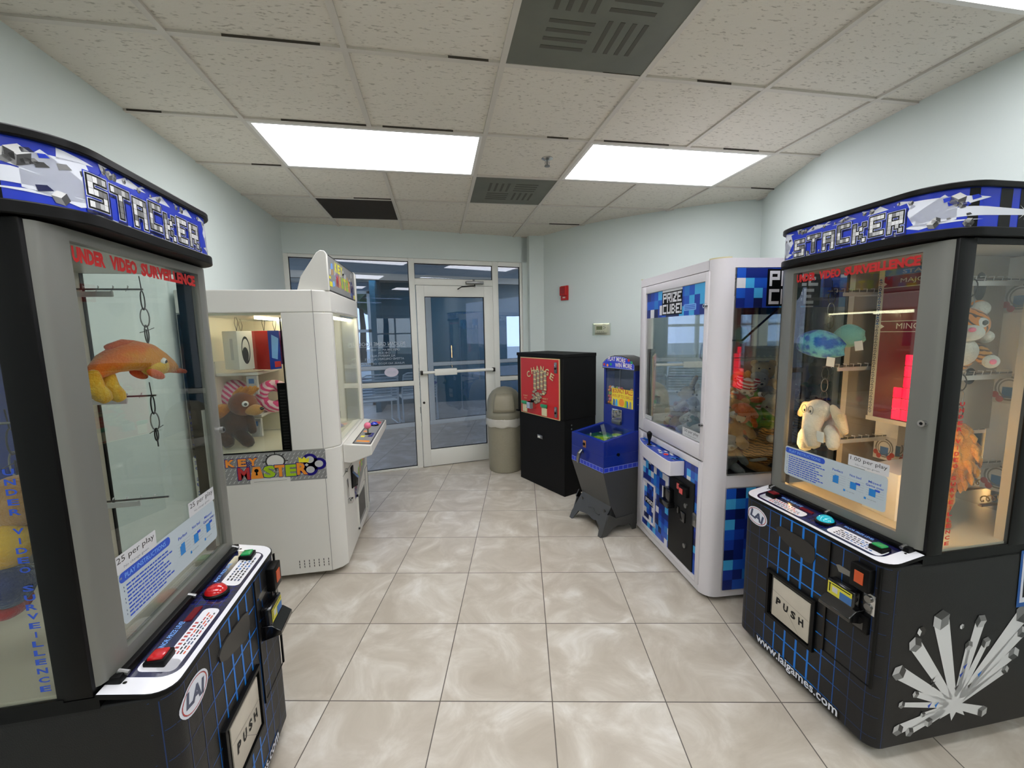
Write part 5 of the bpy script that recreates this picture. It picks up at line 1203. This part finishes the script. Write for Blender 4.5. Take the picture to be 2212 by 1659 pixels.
b=B().m('tag_paper'); b.box(.050,.088,-.062,-.060,-.055,-.010); b.build('tag',t)
chain('wire_hanger','wire rings above the white floppy-eared toy',(-.20,.27),1.312,1.14,LR,-PI/2)
t=thing('plush_tiger','orange tiger plush with round white ears, right side pane','plush toy',loc(MR,.185,.375,1.43),rz=-PI/2+1.0)
b=B().m('f_tiger'); b.ell((0,-.01,.055),(.078,.066,.062)); b.build('head',t)
b=B().m('f_white'); b.ell((0,-.062,.030),(.045,.026,.030)); b.ell((-.075,-.0,.015),(.022,.03,.022)); b.ell((.075,-.0,.015),(.022,.03,.022)); b.ell((0,-.035,-.035),(.048,.030,.050)); b.build('muzzle',t,label='white muzzle, cheeks and belly')
for s in (-1,1):
    b=B().m('f_white'); b.ell((s*.062,.01,.110),(.026,.014,.026)); b.m('f_tiger'); b.ell((s*.060,.018,.112),(.028,.012,.028)); b.build('ear',t)
b=B(); eye(b,(-.034,-.060,.062),.018,(-.2,-1,0)); eye(b,(.034,-.060,.062),.018,(.2,-1,0)); b.m('pink'); b.ell((0,-.090,.040),(.010,.006,.008)); b.build('face',t)
b=B().m('f_tiger2'); b.ell((0,.01,-.045),(.062,.052,.066)); b.build('body',t)
for s in (-1,1):
    b=B().m('f_tiger2'); b.limb([(s*.055,-.01,-.03),(s*.065,-.045,-.06)],[.024,.022]); b.m('f_white'); b.ell((s*.066,-.066,-.066),(.022,.012,.022)); b.m('pink'); b.ell((s*.066,-.077,-.066),(.009,.004,.009)); b.build('paw',t)
chain('wire_hanger','wire rings above the tiger plush',(.20,.40),1.640,1.545,LR,-PI/2)
t=thing('plush_toy','shaggy golden-tan plush hanging with a long tail, behind the right side pane','plush toy',loc(MR,.19,.40,1.01),rz=-PI/2+.3)
b=B().m('f_gold'); 
for k in range(150):
    a=random.uniform(0,2*PI); h=random.uniform(-1,1); r_=math.sqrt(max(0,1-h*h)); p=Vector((.070*r_*math.cos(a),.065*r_*math.sin(a),.02+.125*h)); d=Vector((p.x*.12,p.y*.12,-.030)); b.limb([p*.93,p*1.02+d*.5,p+d],[.010,.008,.003],6)
b.ell((0,0,.02),(.066,.060,.118)); b.build('body',t,smooth=60)
b=B().m('f_gold'); b.limb([(0,.01,-.10),(.008,.01,-.16),(.0,.0,-.205)],[.022,.018,.016]); 
for k in range(16): a=k*.8; b.limb([(0,0,-.215),(.018*math.cos(a),.018*math.sin(a),-.25)],[.018,.010],8)
b.build('tail',t,smooth=60)
chain('wire_hanger','wire rings above the shaggy golden-tan plush',(.20,.40),1.312,1.16,LR,-PI/2)
b=B().m('console_white'); b.prism([(-.02,.30),(.12,.28),(.14,.50),(-.04,.52)],.749,.93); tag(b.build('prize_bin',loc=LR,rot=(0,0,-PI/2)),'cream box on the floor of the right cabinet behind the price sign','box')
# --- Key Master contents
def box_item(name,label,cat,x,y,z,w,d,h,mats_,rz=0,extra=None):
    t=thing(name,label,cat,loc(MK,x,y,z),rz=PI/2+rz); b=B().m(mats_[0]); b.box(-w/2,w/2,-d/2,d/2,0,h,.004); o=b.build('carton',t)
    if extra: extra(t,w,d,h)
    b=B().m('wire_dark'); b.tube([(0,0,h),(-.01,0,h+.05),(0,0,h+.10),(.012,0,h+.06),(0,0,h)],.0015,5); b.build('hook_wire',t); return t
def hs(t,w,d,h):
    ar=Art(side_map(-w/2-.0003,-1)); ar.rect(-d*.2,h*.25,0,h*.8,'st_g1'); ar.build('print',t)
    ar=Art(plane_map((0,-d/2-.0003,0),(1,0,0),(0,0,1),(0,-1,0))); ar.disc(0,h*.5,w*.28,h*.36,'ink',24,rin=.82); ar.disc(-.005,h*.38,w*.2,h*.2,'ink',20); ar.build('headset_print',t)
box_item('boxed_headset','white carton with a black headset printed on it, hanging in the white cabinet','boxed prize',-.25,.600,1.295,.10,.13,.235,['km_white'],-.55,hs)
def red_(t,w,d,h):
    ar=Art(plane_map((0,-d/2-.0003,0),(1,0,0),(0,0,1),(0,-1,0))); ar.rect(-w/2,0,w/2,h,'px1'); ar.up(); ar.poly([(-w*.3,h*.3),(w*.2,h*.25),(w*.4,h*.8),(-w*.2,h*.9)],'st_lblue'); ar.rect(-w*.1,h*.05,w*.45,h*.2,'km_red'); ar.build('print',t)
box_item('boxed_game','red-spined blue carton hanging right of the white headset carton','boxed prize',-.17,.475,1.285,.085,.15,.245,['km_red'],-.5,red_)
box_item('boxed_gadget','slim black and peach carton hanging behind the blue one','boxed prize',-.13,.425,1.31,.10,.02,.215,['tan'],-.8,lambda t,w,d,h:None)
box_item('boxed_gadget','slim violet carton hanging nearest the black rail','boxed prize',-.10,.365,1.31,.09,.02,.22,['f_purple'],-.85,lambda t,w,d,h:None)
box_item('boxed_tablet','dark tablet carton at the far left of the white cabinet shelf','boxed prize',.05,.70,1.30,.18,.03,.22,['slate'],PI/2,lambda t,w,d,h:None)
t=thing('plush_dog','brown shaggy dog plush peering from the white cabinet shelf','plush toy',loc(MK,-.17,.58,.96),rz=PI/2+math.radians(100)) if False else thing('plush_dog','brown shaggy dog plush peering from the lower shelf of the white cabinet','plush toy',loc(MK,-.355,.56,.965),rz=0)
b=B().m('f_brown'); b.ell((.0,0,.075),(.062,.058,.062)); b.build('head',t)
b=B().m('f_tan'); b.ell((.055,-.02,.045),(.042,.035,.028)); b.build('muzzle',t)
b=B().m('f_gold'); 
for k in range(9): b.limb([(-.03+k*.008,0,.125),(-.01+k*.010,.0,.150+.008*(k%2))],[.014,.008],8)
b.build('hair_tuft',t)
b=B(); eye(b,(.032,-.052,.082),.015,(.5,-1,0)); b.m('eye_black'); b.ell((.092,-.028,.052),(.012,.012,.009)); b.build('face',t)
b=B().m('f_dbrown'); b.ell((-.045,.005,-.02),(.075,.055,.075)); b.limb([(-.10,-.01,-.05),(-.07,-.03,-.11)],[.034,.030]); b.limb([(-.02,-.02,-.07),(.02,-.03,-.115)],[.030,.028]); b.limb([(.02,0,0),(.035,-.01,-.06)],[.024,.02]); b.build('body',t)
b=B().m('f_gold'); b.ell((-.09,.0,.04),(.045,.045,.040)); b.build('shoulder',t); t.scale=(1.25,1.25,1.2); t.location.z=1.0
t0_=thing('striped_plush','pink and white striped plush ring behind the brown dog, nearer the black rail','plush toy',loc(MK,-.12,.47,1.10),rz=0,rot=(math.radians(80),0,.3))
b=B().m('f_pinkstripe'); b.tube([(.062*math.cos(a*PI/10),.062*math.sin(a*PI/10),.012*math.sin(a)) for a in range(20)],.034,12,closed=True); b.build('ring_body',t0_,smooth=60); b=B().m('f_pink'); b.ell((.085,-.05,0),(.03,.03,.028)); b.build('end_cap',t0_); t0_.scale=(1.15,1.15,1.15)
dup(t0_,loc=loc(MK,-.12,.69,1.11),rot=(math.radians(80),0,1.2),label='pink and white striped plush ring at the left end of the shelf')
t=thing('gold_key','gold hanging key beside the black rail of the white cabinet','key',loc(MK,-.40,.315,.90),rz=PI/2)
b=B().m('brass'); b.tube([(0,.012*math.cos(a*PI/5),.012*math.sin(a*PI/5)) for a in range(10)],.004,6,closed=True); b.build('bow',t); b=B().m('brass'); b.tube([(0,0,.012),(0,0,.05)],.004,6); b.box(-.003,.003,0,.014,.036,.048); b.build('shaft',t)
# --- plush pile in the claw cabinet
def plush(name,label,pos,rot_,s,head,body,muzzle,kind='bear',grp=None):
    t=thing(name,label,'plush toy',pos,rot=rot_,group=grp)
    b=B().m(body); b.ell((0,0,.05*s),(.052*s,.045*s,.058*s),noise=.03); b.build('body',t)
    b=B().m(head); b.ell((0,-.005*s,.135*s),(.050*s,.046*s,.045*s),noise=.03)
    b.build('head',t)
    b=B().m(muzzle)
    if kind=='duck': b.ell((0,-.058*s,.125*s),(.030*s,.034*s,.010*s)); b.ell((0,-.050*s,.116*s),(.024*s,.026*s,.007*s))
    elif kind=='dog': b.ell((0,-.052*s,.122*s),(.026*s,.030*s,.020*s))
    else: b.ell((0,-.044*s,.122*s),(.022*s,.018*s,.016*s))
    b.m('eye_black'); b.ell((0,-.066*s if kind!='dog' else -.082*s,.128*s),(.007*s,.005*s,.005*s),seg=8); b.build('muzzle',t)
    b=B(); er=(.014 if kind in('duck','frog') else .007)*s
    for q in (-1,1): eye(b,(q*.021*s,-.044*s,(.148 if kind!='frog' else .178)*s),er,(q*.2,-1,.1),white=kind in('duck','frog','owl'))
    b.build('eyes',t)
    for q in (-1,1):
        b=B().m(head)
        if kind=='bunny': b.limb([(q*.020*s,0,.17*s),(q*.034*s,.01*s,.24*s)],[.014*s,.011*s])
        elif kind=='dog': b.limb([(q*.044*s,0,.155*s),(q*.066*s,-.005*s,.105*s)],[.016*s,.018*s])
        elif kind in('duck','frog'): b.ell((q*.022*s,.0,.172*s),(.018*s,.016*s,.018*s))
        else: b.ell((q*.038*s,.004*s,.170*s),(.018*s,.010*s,.018*s))
        b.build('ear',t)
        b=B().m(body); b.limb([(q*.045*s,-.005*s,.080*s),(q*.075*s,-.035*s,.045*s)],[.019*s,.017*s],10); b.build('arm',t)
        b=B().m(body); b.limb([(q*.030*s,-.02*s,.018*s),(q*.042*s,-.080*s,.012*s)],[.022*s,.021*s],10); b.build('leg',t)
    return t
def cp(x,y,z): return loc(MC,x,y,z)
R0=math.radians(-93.37)
fl=b_=B().m('st_g2'); fl.box(-.455,.455,.03,.74,.672,.70); fl.build('prize_floor',pc)
mound=B().m('f_lgrey')
# named plushes along the near side pane (x about .4) and the front pane
spec=[('plush_bear','big tan plush bear at the near corner of the toy pile',(.375,.16,.86),(0,.1,R0+1.1),1.35,'f_tan','f_tan','f_white','bear'),
('plush_rabbit','grey and white plush at the bottom near corner of the toy pile',(.385,.14,.71),(.1,0,R0+1.3),1.15,'f_lgrey','f_grey','f_white','bear'),
('plush_bird','green and orange big-eyed plush on top of the striped cat in the pile',(.36,.30,.925),(-.3,.1,R0+1.4),1.25,'f_green','f_green','f_orange2','duck'),
('plush_cat','brown striped cat plush pressed against the side pane','' ,None,1.0,'','','',''),
('plush_dog','white plush dog with a dark nose, right of the green bird in the pile',(.34,.43,.92),(.0,.2,R0+1.3),1.1,'f_white','f_white','f_white','dog'),
('plush_penguin','red and white striped plush on top of the pile behind the side pane',(.25,.30,1.02),(.3,.2,R0+.9),1.1,'f_redstripe','f_redstripe','f_white','bear'),
('plush_mouse','silver-grey plush with a pale face on top of the pile',(.22,.45,1.03),(.1,-.2,R0+1.2),1.15,'f_lgrey','f_lgrey','f_white','bear'),
('plush_bear','cream plush bear rising above the back of the pile',(.12,.52,1.06),(0,0,R0+1.0),1.25,'f_cream','f_cream','f_white','bear'),
('plush_dog','rust-orange plush lying left of the green bird in the pile',(.385,.235,.98),(.9,.2,R0+.8),.9,'f_orange2','f_orange2','f_cream','dog'),
('plush_toy','red plush at the left of the pile top, near the side pane',(.24,.17,.99),(.3,.9,R0+1.4),1.0,'f_red','f_red','f_cream','bear'),
('plush_toy','dark blue plush wedged under the red one in the pile',(.33,.17,1.0),(1.3,.5,R0+.6),.9,'f_navy','f_navy','f_navy','bear'),
('plush_rabbit','white plush rabbit with raised ears behind the front pane',(.09,.12,.86),(.1,.15,R0+.2+PI/2-1.5),1.2,'f_white','f_white','f_white','bunny'),
('plush_dog','large white and grey plush dog at the right of the front pane',(.25,.12,.90),(.1,-.1,R0-.2),1.45,'f_white','f_white','f_grey','dog'),
('plush_bird','purple plush bird with a yellow beak low behind the front pane',(.10,.135,.775),(.1,.2,R0-.1),1.15,'f_purple','f_purple','f_yellow','duck'),
('plush_fish','teal plush between the purple bird and the white dog',(.195,.075,.80),(.2,0,R0),.95,'f_teal','f_teal','f_white','frog'),
('plush_bear','grey-white plush bear in the lower right corner of the front pane',(.315,.075,.745),(.1,.1,R0-.1),1.1,'f_lgrey','f_white','f_white','bear'),
('plush_bear','olive-gold plush bear peeking over the pile behind the front pane',(.20,.33,1.02),(0,0,R0),1.2,'f_gold','f_gold','f_cream','bear'),
('plush_cat','tan plush leaning on the side pane at the far right of the pile',(.37,.60,.86),(.1,.2,R0+1.5),1.25,'f_tiger2','f_tiger2','f_cream','bear'),
('plush_toy','pale grey plush lying low at the far right of the side pane',(.38,.52,.72),(.9,.1,R0+1.4),1.1,'f_lgrey','f_lgrey','f_white','dog'),
('plush_toy','teal plush seen through the right cabinet, low in the pile',(.33,.66,.98),(.2,.1,R0+1.2),1.05,'f_teal','f_teal','f_white','bear'),
('plush_toy','blue plush on the far right of the pile top',(.28,.60,1.03),(.8,.1,R0+1.2),1.0,'f_navy','f_navy','f_white','bear')]
for sp in spec:
    if sp[3] is None or sp[2]=='': continue
    plush(sp[0],sp[1],cp(sp[2][0]*.86,sp[2][1]+.045,sp[2][2]),sp[3],sp[4],sp[5],sp[6],sp[7],sp[8])
t=thing('plush_cat','brown striped cat plush pressed against the side pane','plush toy',cp(.345,.38,.80),rot=(0,.15,R0+1.2))
b=B().m('f_tiger2'); b.ell((0,0,.0),(.085,.060,.095),noise=.04); b.build('body',t); b=B().m('f_tiger2'); b.ell((.02,-.03,.11),(.055,.05,.05)); b.build('head',t); b=B().m('f_white'); b.ell((.02,-.075,.095),(.028,.02,.022)); b.limb([(-.05,-.06,-.05),(.01,-.085,-.02)],[.009,.009],8); b.build('muzzle',t)
b=B().m('f_tan'); b.limb([(-.05,-.04,-.07),(.05,-.06,-.095)],[.030,.028]); b.build('leg',t)
# the bulk of the heap
rn=random.Random(21); cols=['f_tan','f_white','f_grey','f_brown','f_cream','f_red','f_lgrey','f_gold','f_purple','f_pink','f_teal','f_orange2']
protos=[]
k=0
for layer,(z,n) in enumerate(((.70,12),(.80,11),(.90,9))):
    for i in range(n):
        x=-.34+.60*((i*0.618+layer*.37)%1); y=.19+.44*((i*0.414+layer*.21)%1); c_=cols[(i+layer*5)%len(cols)]; k+=1
        if len(protos)<12:
            p=plush('plush_toy','%s plush toy half buried in the claw cabinet heap'%dict(f_tan='tan',f_white='white',f_grey='grey',f_brown='brown',f_cream='cream',f_red='red',f_lgrey='silver-grey',f_gold='golden',f_purple='purple',f_pink='pink',f_teal='teal',f_orange2='orange')[c_],cp(x,y,z),(rn.uniform(-.8,.8),rn.uniform(-.6,.6),rn.uniform(0,6)),1.15,c_,c_,'f_cream',rn.choice(['bear','dog','bunny']),grp='%s plush toys in the heap'%c_[2:]); protos.append(p)
        else: dup(protos[k%12],loc=cp(x,y,z),rot=(rn.uniform(-.8,.8),rn.uniform(-.6,.6),rn.uniform(0,6)))
